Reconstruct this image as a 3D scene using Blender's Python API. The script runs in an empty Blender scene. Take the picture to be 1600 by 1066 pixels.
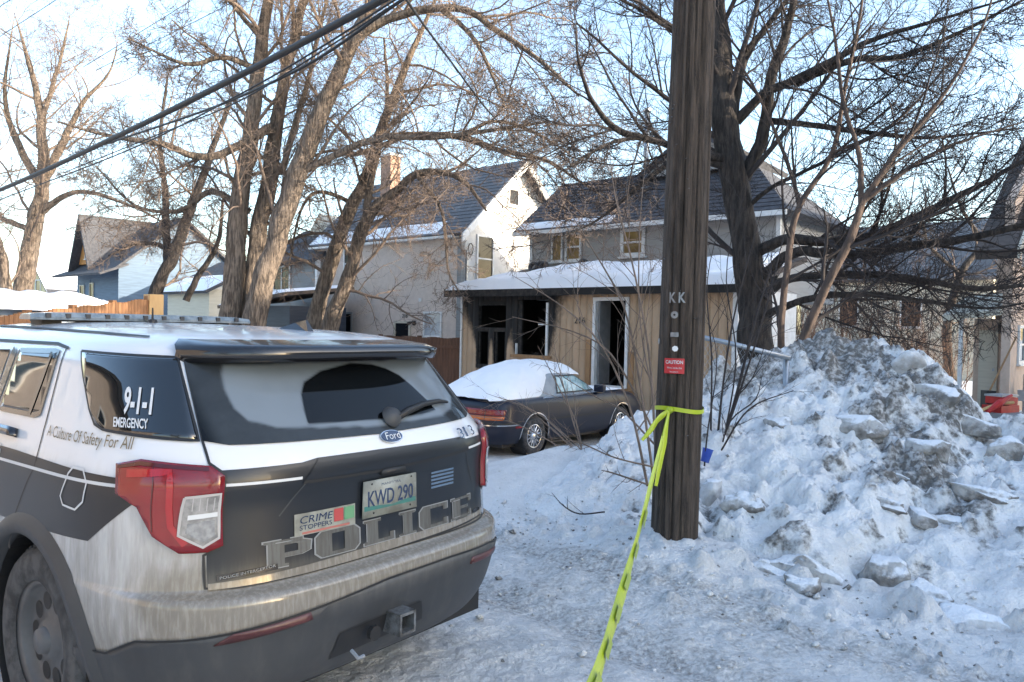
import bpy, bmesh, math, random
import numpy as np
from mathutils import Vector, Matrix
S = bpy.context.scene
# ------------------------------------------------------------------ camera, sky, sun, exposure
CAMZ = 1.70; FPX = 1200.0
_p = math.atan(21/1200); _r = .022
_F = np.array([0, math.cos(_p), -math.sin(_p)]); _R0 = np.array([1., 0, 0]); _U0 = np.array([0, math.sin(_p), math.cos(_p)])
_R = math.cos(_r)*_R0+math.sin(_r)*_U0; _U = -math.sin(_r)*_R0+math.cos(_r)*_U0
_C = np.array([0, 0, CAMZ])
def pt(u, v, d):
    """point of the place that lies d metres in front of the viewer, along the sight line (u, v)"""
    return _C+d*(_F+(u-800)/FPX*_R+(533-v)/FPX*_U)
cd = bpy.data.cameras.new('camera'); cam = bpy.data.objects.new('camera', cd); S.collection.objects.link(cam)
cd.sensor_width = 36; cd.lens = 27; cd.clip_start = .05; cd.clip_end = 3000
cam.matrix_world = Matrix(((_R[0], _U[0], -_F[0], 0), (_R[1], _U[1], -_F[1], 0), (_R[2], _U[2], -_F[2], CAMZ), (0, 0, 0, 1)))
S.camera = cam
SUN_EL = math.radians(14); SUN_AZ = math.atan2(.95, -.31)     # azimuth measured from +Y towards +X
sdir = Vector((math.sin(SUN_AZ)*math.cos(SUN_EL), math.cos(SUN_AZ)*math.cos(SUN_EL), math.sin(SUN_EL)))
w = bpy.data.worlds.new('World'); S.world = w; w.use_nodes = True
nt = w.node_tree; sky = nt.nodes.new('ShaderNodeTexSky'); sky.sky_type = 'NISHITA'; sky.sun_disc = False
sky.sun_elevation = SUN_EL; sky.sun_rotation = SUN_AZ; sky.air_density = 1.0; sky.dust_density = 2.0; sky.ozone_density = 1.2; sky.altitude = 230
bg = nt.nodes['Background']; nt.links.new(sky.outputs[0], bg.inputs[0]); bg.inputs[1].default_value = .15
sl = bpy.data.lights.new('sun', 'SUN'); sl.energy = 2.7; sl.angle = math.radians(.5); sl.color = (1, .87, .70)
so = bpy.data.objects.new('sun', sl); S.collection.objects.link(so); so.rotation_euler = sdir.to_track_quat('Z', 'Y').to_euler()
S.view_settings.view_transform = 'Standard'; S.view_settings.look = 'None'; S.view_settings.gamma = 1
S.view_settings.use_curve_mapping = False; S.view_settings.exposure = 2.25
S.cycles.max_bounces = 6; S.cycles.diffuse_bounces = 3; S.cycles.glossy_bounces = 3; S.cycles.transparent_max_bounces = 8
# ------------------------------------------------------------------ helpers
COL = S.collection
rng = np.random.default_rng(7)
def tag(o, label=None, cat=None, group=None, kind=None):
    for k, v in (('label', label), ('category', cat), ('group', group), ('kind', kind)):
        if v: o[k] = v
    return o
def empty(name, loc=(0, 0, 0), rz=0, label=None, cat=None, group=None):
    o = bpy.data.objects.new(name, None); COL.objects.link(o); o.location = loc; o.rotation_euler = (0, 0, rz); o.empty_display_size = .2
    return tag(o, label, cat, group)
def link(name, me, m=None, parent=None, smooth=False):
    if m is not None:
        for mm in (m if isinstance(m, (list, tuple)) else [m]): me.materials.append(mm)
    if smooth and len(me.polygons): me.polygons.foreach_set('use_smooth', np.ones(len(me.polygons), bool))
    o = bpy.data.objects.new(name, me); COL.objects.link(o)
    if parent is not None: o.parent = parent
    return o
def npmesh(name, V, Q, m=None, parent=None, smooth=True, attrs=None):
    V = np.asarray(V, np.float32).reshape(-1, 3); Q = np.asarray(Q, np.int32); k = Q.shape[1]
    me = bpy.data.meshes.new(name); me.vertices.add(len(V)); me.vertices.foreach_set('co', V.ravel())
    me.loops.add(Q.size); me.loops.foreach_set('vertex_index', Q.ravel())
    me.polygons.add(len(Q)); me.polygons.foreach_set('loop_start', np.arange(0, Q.size, k, dtype=np.int32))
    me.update(calc_edges=True); me.validate()
    for an, av in (attrs or {}).items():
        a = me.attributes.new(an, 'FLOAT', 'POINT'); a.data.foreach_set('value', np.asarray(av, np.float32).ravel())
    return link(name, me, m, parent, smooth)
def grid_quads(nx, ny):
    i = np.arange((nx-1)*(ny-1)); a = (i//(ny-1))*ny+i % (ny-1)
    return np.stack([a, a+ny, a+ny+1, a+1], 1)
class MB:
    """collects simple solids into one mesh"""
    def __init__(s): s.v = []; s.f = []
    def add(s, vs, fs):
        n = len(s.v); s.v += [tuple(map(float, p)) for p in vs]; s.f += [tuple(i+n for i in f) for f in fs]; return s
    def box(s, x0, x1, y0, y1, z0, z1, M_=None):
        vs = [(x, y, z) for z in (z0, z1) for y in (y0, y1) for x in (x0, x1)]
        if M_ is not None: vs = [tuple(M_@Vector(p)) for p in vs]
        return s.add(vs, [(0, 2, 3, 1), (4, 5, 7, 6), (0, 1, 5, 4), (2, 6, 7, 3), (0, 4, 6, 2), (1, 3, 7, 5)])
    def prism(s, poly, y0, y1, axis='y'):
        """poly of (x, z) pushed from y0 to y1 (axis y) or (y, z) from x0 to x1 (axis x)"""
        n = len(poly); f = (lambda q, t: (q[0], t, q[1])) if axis == 'y' else ((lambda q, t: (t, q[0], q[1])) if axis == 'x' else (lambda q, t: (q[0], q[1], t)))
        vs = [f(q, y0) for q in poly]+[f(q, y1) for q in poly]
        return s.add(vs, [tuple(range(n)), tuple(range(2*n-1, n-1, -1))]+[(i, i+n, (i+1) % n+n, (i+1) % n) for i in range(n)])
    def tube(s, pts, r, sides=8, caps=True):
        pts = [Vector(p) for p in pts]; n = len(pts); rr = r if hasattr(r, '__len__') else [r]*n; vs = []
        up = Vector((0, 0, 1)); prev = None
        for i, p in enumerate(pts):
            t = (pts[min(i+1, n-1)]-pts[max(i-1, 0)]).normalized()
            if prev is None:
                a = t.cross(up); a = a if a.length > .05 else t.cross(Vector((1, 0, 0))); a.normalize()
            else:
                a = prev-t*prev.dot(t); a.normalize()
            prev = a; b = t.cross(a)
            for k in range(sides):
                an = 2*math.pi*k/sides; vs.append(p+(a*math.cos(an)+b*math.sin(an))*rr[i])
        fs = [(i*sides+k, i*sides+(k+1) % sides, (i+1)*sides+(k+1) % sides, (i+1)*sides+k) for i in range(n-1) for k in range(sides)]
        if caps: fs += [tuple(range(sides-1, -1, -1)), tuple(range((n-1)*sides, n*sides))]
        return s.add(vs, fs)
    def ring(s, prof, c, axis, sides=40, ex=None):
        """lathe: prof of (radius, along) turned about axis through c"""
        ax = Vector(axis).normalized(); a = ax.cross(Vector((0, 0, 1))); a = a if a.length > .1 else ax.cross(Vector((1, 0, 0))); a.normalize(); b = ax.cross(a); c = Vector(c); vs = []
        for r, h in prof:
            for k in range(sides):
                an = 2*math.pi*k/sides; vs.append(c+ax*h+(a*math.cos(an)+b*math.sin(an))*r)
        n = len(prof)
        return s.add(vs, [(i*sides+k, i*sides+(k+1) % sides, (i+1)*sides+(k+1) % sides, (i+1)*sides+k) for i in range(n-1) for k in range(sides)])
    def build(s, name, m=None, parent=None, smooth=False, bevel=0):
        me = bpy.data.meshes.new(name); me.from_pydata(s.v, [], s.f)
        bm = bmesh.new(); bm.from_mesh(me); bmesh.ops.recalc_face_normals(bm, faces=bm.faces)
        if bevel: bmesh.ops.bevel(bm, geom=list(bm.edges), offset=bevel, segments=2, affect='EDGES', profile=.6)
        bm.to_mesh(me); bm.free()
        return link(name, me, m, parent, smooth)
def B(name, x0, x1, y0, y1, z0, z1, m, parent, bevel=0, M_=None): return MB().box(x0, x1, y0, y1, z0, z1, M_).build(name, m, parent, bevel=bevel)
# noise ------------------------------------------------------------
def _hash(ix, iy, seed):
    n = (ix.astype(np.int64)*374761393+iy.astype(np.int64)*668265263+seed*1442695041) & 0x7fffffff
    n = ((n ^ (n >> 13))*1274126177) & 0x7fffffff
    return ((n ^ (n >> 16)) & 0xffff)/65535.0
def vnoise(x, y, seed=0):
    ix = np.floor(x).astype(np.int64); iy = np.floor(y).astype(np.int64); fx = x-ix; fy = y-iy
    fx = fx*fx*fx*(fx*(fx*6-15)+10); fy = fy*fy*fy*(fy*(fy*6-15)+10)
    return (_hash(ix, iy, seed)*(1-fx)+_hash(ix+1, iy, seed)*fx)*(1-fy)+(_hash(ix, iy+1, seed)*(1-fx)+_hash(ix+1, iy+1, seed)*fx)*fy
def fbm(x, y, seed=0, oct=4, gain=.5):
    s = 0; a = 1; t = 0
    for k in range(oct): s = s+a*(vnoise(x*2**k+17*k, y*2**k-9*k, seed+k)-.5)*2; t += a; a *= gain
    return s/t
def sstep(a, b, x): t = np.clip((x-a)/(b-a), 0, 1); return t*t*(3-2*t)
# materials ---------------------------------------------------------
def mat(name, col, rough=.8, col2=None, scale=4., stretch=(1, 1, 1), bump=0., bscale=None, lo=.35, hi=.65, metal=0., spec=.5, detail=6, attr=None, acol=None, alo=.3, ahi=.7, anoise=.5, coat=0., dist=.01, ior=1.5, fine=0., attr2=None, acol2=None, top=None, astretch=(1, 1, 1), acolb=None, bsc=30):
    m = bpy.data.materials.new(name); m.use_nodes = True; t = m.node_tree; N = t.nodes; Lk = t.links; P = N['Principled BSDF']
    c4 = lambda c: (c[0], c[1], c[2], 1)
    P.inputs['Base Color'].default_value = c4(col); P.inputs['Roughness'].default_value = rough; P.inputs['Metallic'].default_value = metal
    P.inputs['Specular IOR Level'].default_value = spec; P.inputs['IOR'].default_value = ior; P.inputs['Coat Weight'].default_value = coat; P.inputs['Coat Roughness'].default_value = .04
    tc = N.new('ShaderNodeTexCoord'); mp = N.new('ShaderNodeMapping'); mp.inputs['Scale'].default_value = stretch; Lk.new(tc.outputs['Object'], mp.inputs['Vector'])
    def noise(sc, det=detail, vec=mp.outputs[0]):
        n = N.new('ShaderNodeTexNoise'); n.inputs['Scale'].default_value = sc; n.inputs['Detail'].default_value = det; n.inputs['Roughness'].default_value = .62; Lk.new(vec, n.inputs['Vector']); return n.outputs['Fac']
    def ramp(src, a, b):
        r = N.new('ShaderNodeMapRange'); r.interpolation_type = 'SMOOTHSTEP'; r.inputs['From Min'].default_value = a; r.inputs['From Max'].default_value = b; Lk.new(src, r.inputs['Value']); return r.outputs[0]
    def mix(fac, a, b):
        x = N.new('ShaderNodeMix'); x.data_type = 'RGBA'; Lk.new(fac, x.inputs['Factor'])
        for s_, q in ((6, a), (7, b)):
            if isinstance(q, tuple): x.inputs[s_].default_value = c4(q)
            else: Lk.new(q, x.inputs[s_])
        return x.outputs[2]
    out = None; nz = None
    if col2 is not None:
        nz = noise(scale); out = mix(ramp(nz, lo, hi), tuple(col), tuple(col2))
    for at, ac in ((attr, acol), (attr2, acol2)):
        if at:
            a = N.new('ShaderNodeAttribute'); a.attribute_name = at; src = a.outputs['Fac']
            mp2 = N.new('ShaderNodeMapping'); mp2.inputs['Scale'].default_value = astretch; Lk.new(tc.outputs['Object'], mp2.inputs['Vector']); n2 = noise(scale*2.3+3, 8, mp2.outputs[0])
            ad = N.new('ShaderNodeMath'); ad.operation = 'MULTIPLY_ADD'; Lk.new(n2, ad.inputs[0]); ad.inputs[1].default_value = anoise*2; 
            sb = N.new('ShaderNodeMath'); sb.operation = 'SUBTRACT'; Lk.new(src, sb.inputs[0]); sb.inputs[1].default_value = anoise; Lk.new(sb.outputs[0], ad.inputs[2])
            out = mix(ramp(ad.outputs[0], alo, ahi), out if out is not None else tuple(col), tuple(ac) if acolb is None else mix(ramp(noise(bsc, 8, mp2.outputs[0]), .42, .66), tuple(ac), tuple(acolb)))
    if fine:
        out = mix(ramp(noise(scale*14, 3), .3, .75), out if out is not None else tuple(col), tuple(max(0, c*(1-fine)) for c in col))
    if top is not None:      # snow lying on upward faces
        ge = N.new('ShaderNodeNewGeometry'); sx = N.new('ShaderNodeSeparateXYZ'); Lk.new(ge.outputs['Normal'], sx.inputs[0]); ad = N.new('ShaderNodeMath'); ad.operation = 'MULTIPLY_ADD'; Lk.new(noise(7, 5), ad.inputs[0]); ad.inputs[1].default_value = .9; Lk.new(sx.outputs[2], ad.inputs[2])
        out = mix(ramp(ad.outputs[0], 1.12, 1.32), out if out is not None else tuple(col), tuple(top))
    if out is not None: Lk.new(out, P.inputs['Base Color'])
    if bump:
        b = N.new('ShaderNodeBump'); b.inputs['Strength'].default_value = bump; b.inputs['Distance'].default_value = dist
        Lk.new(noise(bscale or scale, 8), b.inputs['Height']); Lk.new(b.outputs[0], P.inputs['Normal'])
    return m
def lap_mat(name, col, pitch, col2, depth=.012, bump=.6):
    m = mat(name, col, .75, col2, 3., (1, 1, 6))
    return m
MT = {}
MT['snow'] = mat('snow', (.86, .87, .89), .62, (.80, .82, .85), 2.2, bump=.5, bscale=26, dist=.03)
MT['snow_roof'] = mat('snow_on_roof', (.86, .87, .89), .6, (.80, .82, .85), 1.2, bump=.35, bscale=9, dist=.03)
MT['lane'] = mat('packed_snow', (.74, .73, .72), .5, (.58, .57, .56), 2.6, bump=1., bscale=17, dist=.05, attr='dirt', acol=(.17, .158, .145), alo=.32, ahi=.95, anoise=.5, acolb=(.36, .35, .335), bsc=13, lo=.4, hi=.62, fine=.08)
MT['pile'] = mat('ploughed_snow', (.85, .845, .84), .6, (.75, .745, .74), 3., bump=1., bscale=20, dist=.05, attr='dirt', acol=(.13, .12, .108), alo=.34, ahi=.80, anoise=1.0, acolb=(.50, .49, .48), bsc=19)
MT['ice'] = mat('dirty_ice', (.46, .45, .43), .45, (.13, .118, .105), 6., bump=1., bscale=18, dist=.04, lo=.36, hi=.66, top=(.80, .81, .83))
MT['ice_white'] = mat('clean_ice', (.66, .67, .68), .45, (.36, .35, .34), 5., bump=.9, bscale=16, dist=.04, top=(.82, .83, .85))
MT['black'] = mat('black_plastic', (.012, .012, .013), .55)
MT['rubber'] = mat('tyre_rubber', (.022, .022, .024), .8, (.07, .07, .072), 14, bump=.3)
MT['glass'] = mat('dark_window_glass', (.006, .007, .008), .03, spec=.6, ior=1.75)
MT['steel'] = mat('galvanised_steel', (.42, .45, .48), .4, (.33, .36, .4), 6, metal=.7)
MT['white_trim'] = mat('white_trim_paint', (.74, .74, .73), .6, (.62, .62, .60), 5)
MT['wire'] = mat('cable_black', (.012, .012, .013), .6)
# ------------------------------------------------------------------ ground and ploughed snow
AX = np.array([.75, -.66]); BX = np.array([.66, .75])           # along the lane (towards the right) and into the yards
GA = math.atan2(-.66, .75)
def lane_xy(al, pe): return (al*.75+pe*.66, -al*.66+pe*.75)
_HA = [-12, -6.7, -6.2, -5.3, -4.6, -4.2, -3.6, -3.1, -2.8, -2.2, -1.7, -1.45, -1.17, -.5, 1, 3, 6]
_HH = [0, 0, .12, .42, .72, .92, 1.35, 1.60, 1.62, 1.55, 1.25, .97, .90, .88, .8, .5, .25]
_PA = [-12, -6.5, -5, -4.2, -3.6, -3, -1, 8]; _PP = [6.6, 6.6, 6.8, 7.3, 8.1, 8.5, 8.5, 8.3]
_lr = np.random.default_rng(77)
LUMPS = [(_lr.uniform(-4.1, 1.2), _lr.uniform(4.9, 9.4), _lr.uniform(.03, .13)*(1.7 if _lr.random() < .14 else 1), _lr.uniform(.28, .62)*(1 if _lr.random() < .68 else -1), _lr.uniform(0, 3.14), _lr.uniform(.45, 1)) for _ in range(720)]
LUMPS += [(_lr.uniform(-6.8, 1.2), 4.75+_lr.normal(0, .28), _lr.uniform(.02, .08), _lr.uniform(.3, .7), _lr.uniform(0, 3.14), _lr.uniform(.5, 1)) for _ in range(260)]
def lumps(X, Y, AL, PE):
    """lumps and hollows pressed into a snow surface given on a grid, and how dirty they leave it"""
    Dd = np.zeros(X.size)
    Zz = np.zeros_like(X); shp = X.shape; X = X.ravel(); Y = Y.ravel(); A_ = AL.ravel(); P_ = PE.ravel(); z = Zz.ravel(); o = np.argsort(A_); As = A_[o]
    for a, p, r, h, th, el in LUMPS:
        i0, i1 = np.searchsorted(As, (a-2*r, a+2*r)); k = o[i0:i1]; k = k[np.abs(P_[k]-p) < 2*r]
        if not len(k): continue
        da, dp = A_[k]-a, P_[k]-p; u = (da*math.cos(th)+dp*math.sin(th))/r; v = (-da*math.sin(th)+dp*math.cos(th))/(r*el); q = np.sqrt(u*u+v*v)
        z[k] += h*r*sstep(1.15, .55, q)*(1+.35*np.clip(-dp/r, -1, 1))
        if r > .05: Dd[k] = np.maximum(Dd[k], ((r*977) % 1 < (.62 if p > 7.2 else .36))*.60*sstep(1.25, .5, q+.5*np.clip(dp/r, -.6, .6)))
    return z.reshape(shp), Dd.reshape(shp)
def ground_z(X, Y, berm=True):
    al = .75*X-.66*Y; pe = .66*X+.75*Y
    z = -.36*sstep(5.6, 9.0, pe)
    h = np.minimum(np.interp(al, _HA, _HH), .5+0*al); pc = np.interp(al, _PA, _PP); pb = 4.5
    t = np.where(pe < pc, np.clip((pe-pb)/(pc-pb), 0, 1), np.clip(1-(pe-pc)/2.0, 0, 1))
    if berm: z = z+h*(t*t*(3-2*t))
    near = sstep(16, 6, np.hypot(X, Y))
    lane = sstep(5.2, 4.2, pe)
    z = z+near*(.018*fbm(X*1.7, Y*1.7, 3, 4)+lane*(.022*fbm(X*5, Y*5, 5, 4)+.012*fbm(X*17, Y*17, 8, 3))+(1-lane)*.05*fbm(X*1.1, Y*1.1, 9, 4))
    rut = np.exp(-((pe-3.55-.1*fbm(al*.5, al*0, 4, 2))/.16)**2)+np.exp(-((pe-1.9)/.18)**2)
    z = z-.05*near*lane*rut
    edge = np.exp(-((pe-4.75-.25*fbm(al*.9, al*0+3, 21, 3))/.3)**2)*near
    z = z+edge*(.07*np.maximum(fbm(X*3.1, Y*3.1, 31, 4), -.1)+.02)
    z = z+.20*np.exp(-((X-1.21)**2+(Y-5.57)**2)/.75**2)
    hills = .8*sstep(60, 220, np.hypot(X, Y))*fbm(X*.01, Y*.01, 44, 2)
    return z+hills*0
def pile_z(X, Y):
    al = .75*X-.66*Y; pe = .66*X+.75*Y
    h = np.interp(al, _HA, _HH); pc = np.interp(al, _PA, _PP); pb = 4.75+.28*fbm(al*.8, al*0+1.7, 61, 3)
    t = np.where(pe < pc, np.clip((pe-pb)/(pc-pb), 0, 1), np.clip(1-(pe-pc)/2.3, 0, 1))
    prof = np.where(pe < pc, t**1.12*(1.0+.10*np.sin(t*6.28)), t*t*(3-2*t))
    z = h*prof
    amp = np.clip(z*2.2, 0, 1)
    n1 = fbm(X*.95, Y*.95, 71, 4); n2 = fbm(X*2.6, Y*2.6, 75, 4); n3 = 1-np.abs(fbm(X*3.7+.6*n1, Y*3.7, 79, 4))*2; n4 = fbm(X*10, Y*10, 83, 3)
    slab = fbm(X*1.7+5, Y*2.2, 91, 3); st = np.floor(slab*6)/6-slab
    z = z+amp*(.11*n1+.10*n2+.09*(n3-.45)+.05*n4+.030*fbm(X*22, Y*22, 87, 2)+.20*st)
    z = z-.22*np.clip(1-amp*2.5, 0, 1)-1.0*sstep(-4.4, -5.6, al)*.8-.5*(t <= 0)
    return z
def pile_dirt(X, Y, Z):
    al = .75*X-.66*Y; pe = .66*X+.75*Y
    d = .85*np.exp(-(((al+2.55)/.75)**2+((pe-8.1)/.85)**2))
    d = d+.62*np.exp(-(((al+1.75)/.5)**2+((pe-7.4)/1.0)**2))
    d = d+.55*np.exp(-(((al+3.7)/.5)**2+((pe-7.6)/1.1)**2))+.6*np.exp(-(((al+2.9)/.35)**2+((pe-5.35)/.45)**2))+.35*np.exp(-((pe-4.95)/.22)**2)
    d = d+.5*np.exp(-(((al+.7)/.5)**2+((pe-6.6)/.9)**2))+.25*sstep(.1, .6, fbm(X*2.1, Y*2.1, 99, 4))
    d = d*(.85+1.0*fbm(X*1.4, Y*1.4, 123, 4))*(.45+.75*sstep(-.22, .18, fbm(X*2.7+.4*Y, Y*1.6, 131, 4)))
    crest = np.interp(al, _PA, _PP); d = d+.5*np.exp(-((pe-crest+.15)/.42)**2)*sstep(-4.3, -3.5, al)*sstep(-.9, -1.6, al)*(.7+.9*fbm(X*2.2, Y*2.2, 141, 4))
    return d
def axis(lo, f0, f1, hi, step):
    mid = np.arange(f0, f1+1e-6, step); k = 34
    g = np.geomspace(1, 1+abs(f0-lo)/step/6, k)-1; left = f0-(g[1:]*step*6)[::-1]; left[0] = lo
    g2 = np.geomspace(1, 1+abs(hi-f1)/step/6, k)-1; right = f1+g2[1:]*step*6; right[-1] = hi
    return np.concatenate([left, mid, right])
xs = axis(-900, -2.2, 4.2, 900, .028); ys = axis(-400, 3.1, 9.6, 1400, .028)
GX, GY = np.meshgrid(xs, ys, indexing='ij'); GZ = ground_z(GX, GY)
pe = .66*GX+.75*GY; al = .75*GX-.66*GY; GL, GD = lumps(GX, GY, al, pe); GZ = GZ+GL*sstep(6.0, 5.2, pe)
dirt = sstep(5.05, 4.4, pe)*(.44+.24*np.exp(-((pe-3.6)/.22)**2)+.28*np.exp(-((pe-4.35-.12*fbm(al*.8, al*0, 6, 2))/.22)**2)+.35*fbm(GX*.9, GY*.9, 12, 3))
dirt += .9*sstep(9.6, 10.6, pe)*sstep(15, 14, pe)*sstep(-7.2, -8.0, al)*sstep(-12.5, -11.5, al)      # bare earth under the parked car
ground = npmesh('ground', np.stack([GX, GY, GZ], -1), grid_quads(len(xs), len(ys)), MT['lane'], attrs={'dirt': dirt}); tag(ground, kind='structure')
pa = np.arange(-5.7, 3.2, .03); pp = np.arange(4.2, 11.0, .03)
PA, PP = np.meshgrid(pa, pp, indexing='ij'); PX, PY = PA*.75+PP*.66, -PA*.66+PP*.75; PL, PD = lumps(PX, PY, PA, PP); PZ = pile_z(PX, PY)+PL*np.clip((pile_z(PX, PY)-.02)*6, 0, 1)
pile = npmesh('snow_pile', np.stack([PX, PY, PZ], -1), grid_quads(len(pa), len(pp)), MT['pile'], attrs={'dirt': np.maximum(pile_dirt(PX, PY, PZ), PD)})
tag(pile, 'big ploughed heap of dirty crusted snow to the right of the wooden pole', 'snow pile')
def on_snow(u, v, lo=3., hi=14.):
    """where the sight line (u, v) meets the snow"""
    d = np.linspace(lo, hi, 1400); P = np.stack([pt(u, v, q) for q in d]); z = np.maximum(ground_z(P[:, 0], P[:, 1]), pile_z(P[:, 0], P[:, 1]))
    k = np.argmax(P[:, 2] < z); return P[k]
def chunk(name, size, seed, m, jag=.16):
    """broken angular block: hull of scattered points, roughened"""
    r = np.random.default_rng(seed); bm = bmesh.new(); s_ = np.array(size)
    for k in range(22):
        q = r.uniform(-1, 1, 3); q[np.argmax(np.abs(q))] = np.sign(q[np.argmax(np.abs(q))]); bm.verts.new(q*.5*(.75+.3*r.random()))
    hl = bmesh.ops.convex_hull(bm, input=list(bm.verts)); bmesh.ops.delete(bm, geom=[v for v in bm.verts if not v.link_faces], context='VERTS')
    bmesh.ops.triangulate(bm, faces=list(bm.faces)); bmesh.ops.subdivide_edges(bm, edges=list(bm.edges), cuts=4, use_grid_fill=True); bmesh.ops.triangulate(bm, faces=list(bm.faces))
    V = np.array([v.co[:] for v in bm.verts]); o = seed*3.1
    n = fbm(V[:, 0]*2.5+o+V[:, 2]*1.7, V[:, 1]*2.5+V[:, 2]*2.1, seed, 4); n2 = fbm(V[:, 0]*8+o, V[:, 1]*8+V[:, 2]*7, seed+5, 3)
    V = V*(1+jag*1.6*n+jag*.9*n2)[:, None]*s_
    for v, c in zip(bm.verts, V): v.co = c
    for k in range(1): bmesh.ops.smooth_vert(bm, verts=bm.verts, factor=.35, use_axis_x=True, use_axis_y=True, use_axis_z=True)
    me = bpy.data.meshes.new(name); bm.to_mesh(me); bm.free()
    return link(name, me, m, None, True)
SLABS = [  # sight line, size (m), tilt about z / x / y, material, label
 (1272, 905, (.62, .24, .13), (-38, 24, 14), 'ice', 'long dark tilted ice slab propped up low on the snow pile'),
 (1212, 893, (.36, .22, .09), (-25, 14, 6), 'ice', 'flat ice plate just left of the long dark tilted slab'),
 (1258, 918, (.22, .20, .16), (10, 5, 0), 'ice', 'rounded grey ice lump under the long dark tilted slab'),
 (1375, 895, (.34, .26, .15), (-50, 20, -12), 'ice', 'hooked ice chunk with grimy top right of the long tilted slab'),
 (1452, 930, (.26, .20, .10), (-30, 10, 5), 'ice', 'squarish ice plate at upper left end of the low slab row'),
 (1525, 975, (.46, .20, .12), (-34, 18, 6), 'ice_white', 'long pale ice slab at the lower right foot of the snow pile'),
 (1365, 782, (.42, .13, .08), (-40, 16, 5), 'ice', 'narrow ice shard lying across the middle of the snow pile'),
 (1105, 775, (.20, .17, .27), (12, 4, 6), 'ice_white', 'upright pale ice block standing against the base of the pole'),
 (1345, 668, (.52, .26, .14), (-35, 22, 8), 'ice', 'big smooth grey slab high in the dirty part of the pile'),
 (1450, 704, (.38, .22, .16), (-15, 6, -10), 'ice', 'overhanging ice lump with a dark hollow under it, mid right'),
 (1420, 562, (.36, .28, .26), (-20, 6, 8), 'ice_white', 'pale rounded ice block on the crest of the snow pile'),
 (1216, 664, (.34, .22, .13), (-55, 20, 10), 'ice', 'dark ribbed ice slab on the left flank of the pile'),
 (1408, 748, (.18, .11, .08), (-30, 12, 0), 'ice', 'small egg shaped ice stone on bare snow mid pile'),
 (1500, 660, (.56, .24, .13), (-42, 24, 6), 'ice', 'long sloping slab below the right shoulder of the pile'),
 (1455, 612, (.44, .26, .13), (-44, 22, 4), 'ice', 'tilted ice slab just under the crest at right'),
 (1578, 705, (.40, .28, .22), (-25, 8, 4), 'ice', 'large grimy ice boulder at the right edge of the view'),
 (1530, 770, (.50, .16, .11), (-40, 18, 8), 'ice', 'thin long ice ridge left of the dirty patch at right edge'),
 (1490, 820, (.28, .16, .10), (-30, 12, 4), 'ice', 'flattened brown ice cake on the right lower slope'),
 (1440, 812, (.16, .24, .10), (10, 8, 2), 'ice', 'short upright ice nub beside the flattened brown cake'),
 (1372, 824, (.18, .10, .07), (-10, 8, 0), 'ice', 'small oval ice lump above the hooked chunk'),
 (1135, 830, (.26, .20, .14), (20, 10, 4), 'ice', 'crumbly dirty lump right of the pole foot'),
 (1160, 790, (.30, .20, .12), (-30, 16, 6), 'ice', 'broken ice wedge between the pale block and the pile')]
for i, (u, v, sz, rt, mm, lb) in enumerate(SLABS):
    P = on_snow(u, v); o = chunk('ice_chunk', [sz[0]*1.1, sz[1]*1.15, sz[2]*1.25], 40+i, MT[mm]); o.location = P+np.array([0, 0, -sz[2]*.10])
    o.rotation_euler = tuple(math.radians(q) for q in (rt[1]+12, rt[2], rt[0]))
    tag(o, lb, 'ice chunk', 'ice chunks broken out of the snow pile')
crumb_v, crumb_q = [], []
cr = np.random.default_rng(5); nb = 0
for i in range(1500):
    if i < 900: a_, p_ = cr.uniform(-6.5, 1.5), 4.75+cr.normal(0, .3)
    elif i < 1200: a_, p_ = cr.uniform(-4, 1), cr.uniform(5, 8)
    else: a_, p_ = cr.uniform(-7, 1), cr.uniform(2.9, 4.8)
    x, y = lane_xy(a_, p_); z = max(float(ground_z(np.array(x), np.array(y))), float(pile_z(np.array(x), np.array(y)))); s_ = cr.uniform(.005, .016)*(2.4 if cr.random() < .10 else 1)
    oct_ = np.array([(1, 0, 0), (0, 1, 0), (-1, 0, 0), (0, -1, 0), (0, 0, 1), (0, 0, -1)])*s_*cr.uniform(.6, 1.3, (6, 1)); an = cr.uniform(0, 6.28)
    oct_ = oct_@np.array([[math.cos(an), math.sin(an), .2], [-math.sin(an), math.cos(an), .3], [.1, -.2, .8]])
    crumb_v.append(oct_+np.array([x, y, z+s_*.3])); crumb_q += [(nb+a, nb+b, nb+c) for a, b, c in ((0, 1, 4), (1, 2, 4), (2, 3, 4), (3, 0, 4), (1, 0, 5), (2, 1, 5), (3, 2, 5), (0, 3, 5))]; nb += 6
tag(npmesh('snow_crumbs', np.concatenate(crumb_v), np.array(crumb_q), MT['pile'], attrs={'dirt': np.repeat(cr.uniform(.1, .8, 1500), 6)}), 'small crumbs of snow and ice strewn along the lane edge', 'snow', kind='stuff')
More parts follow.
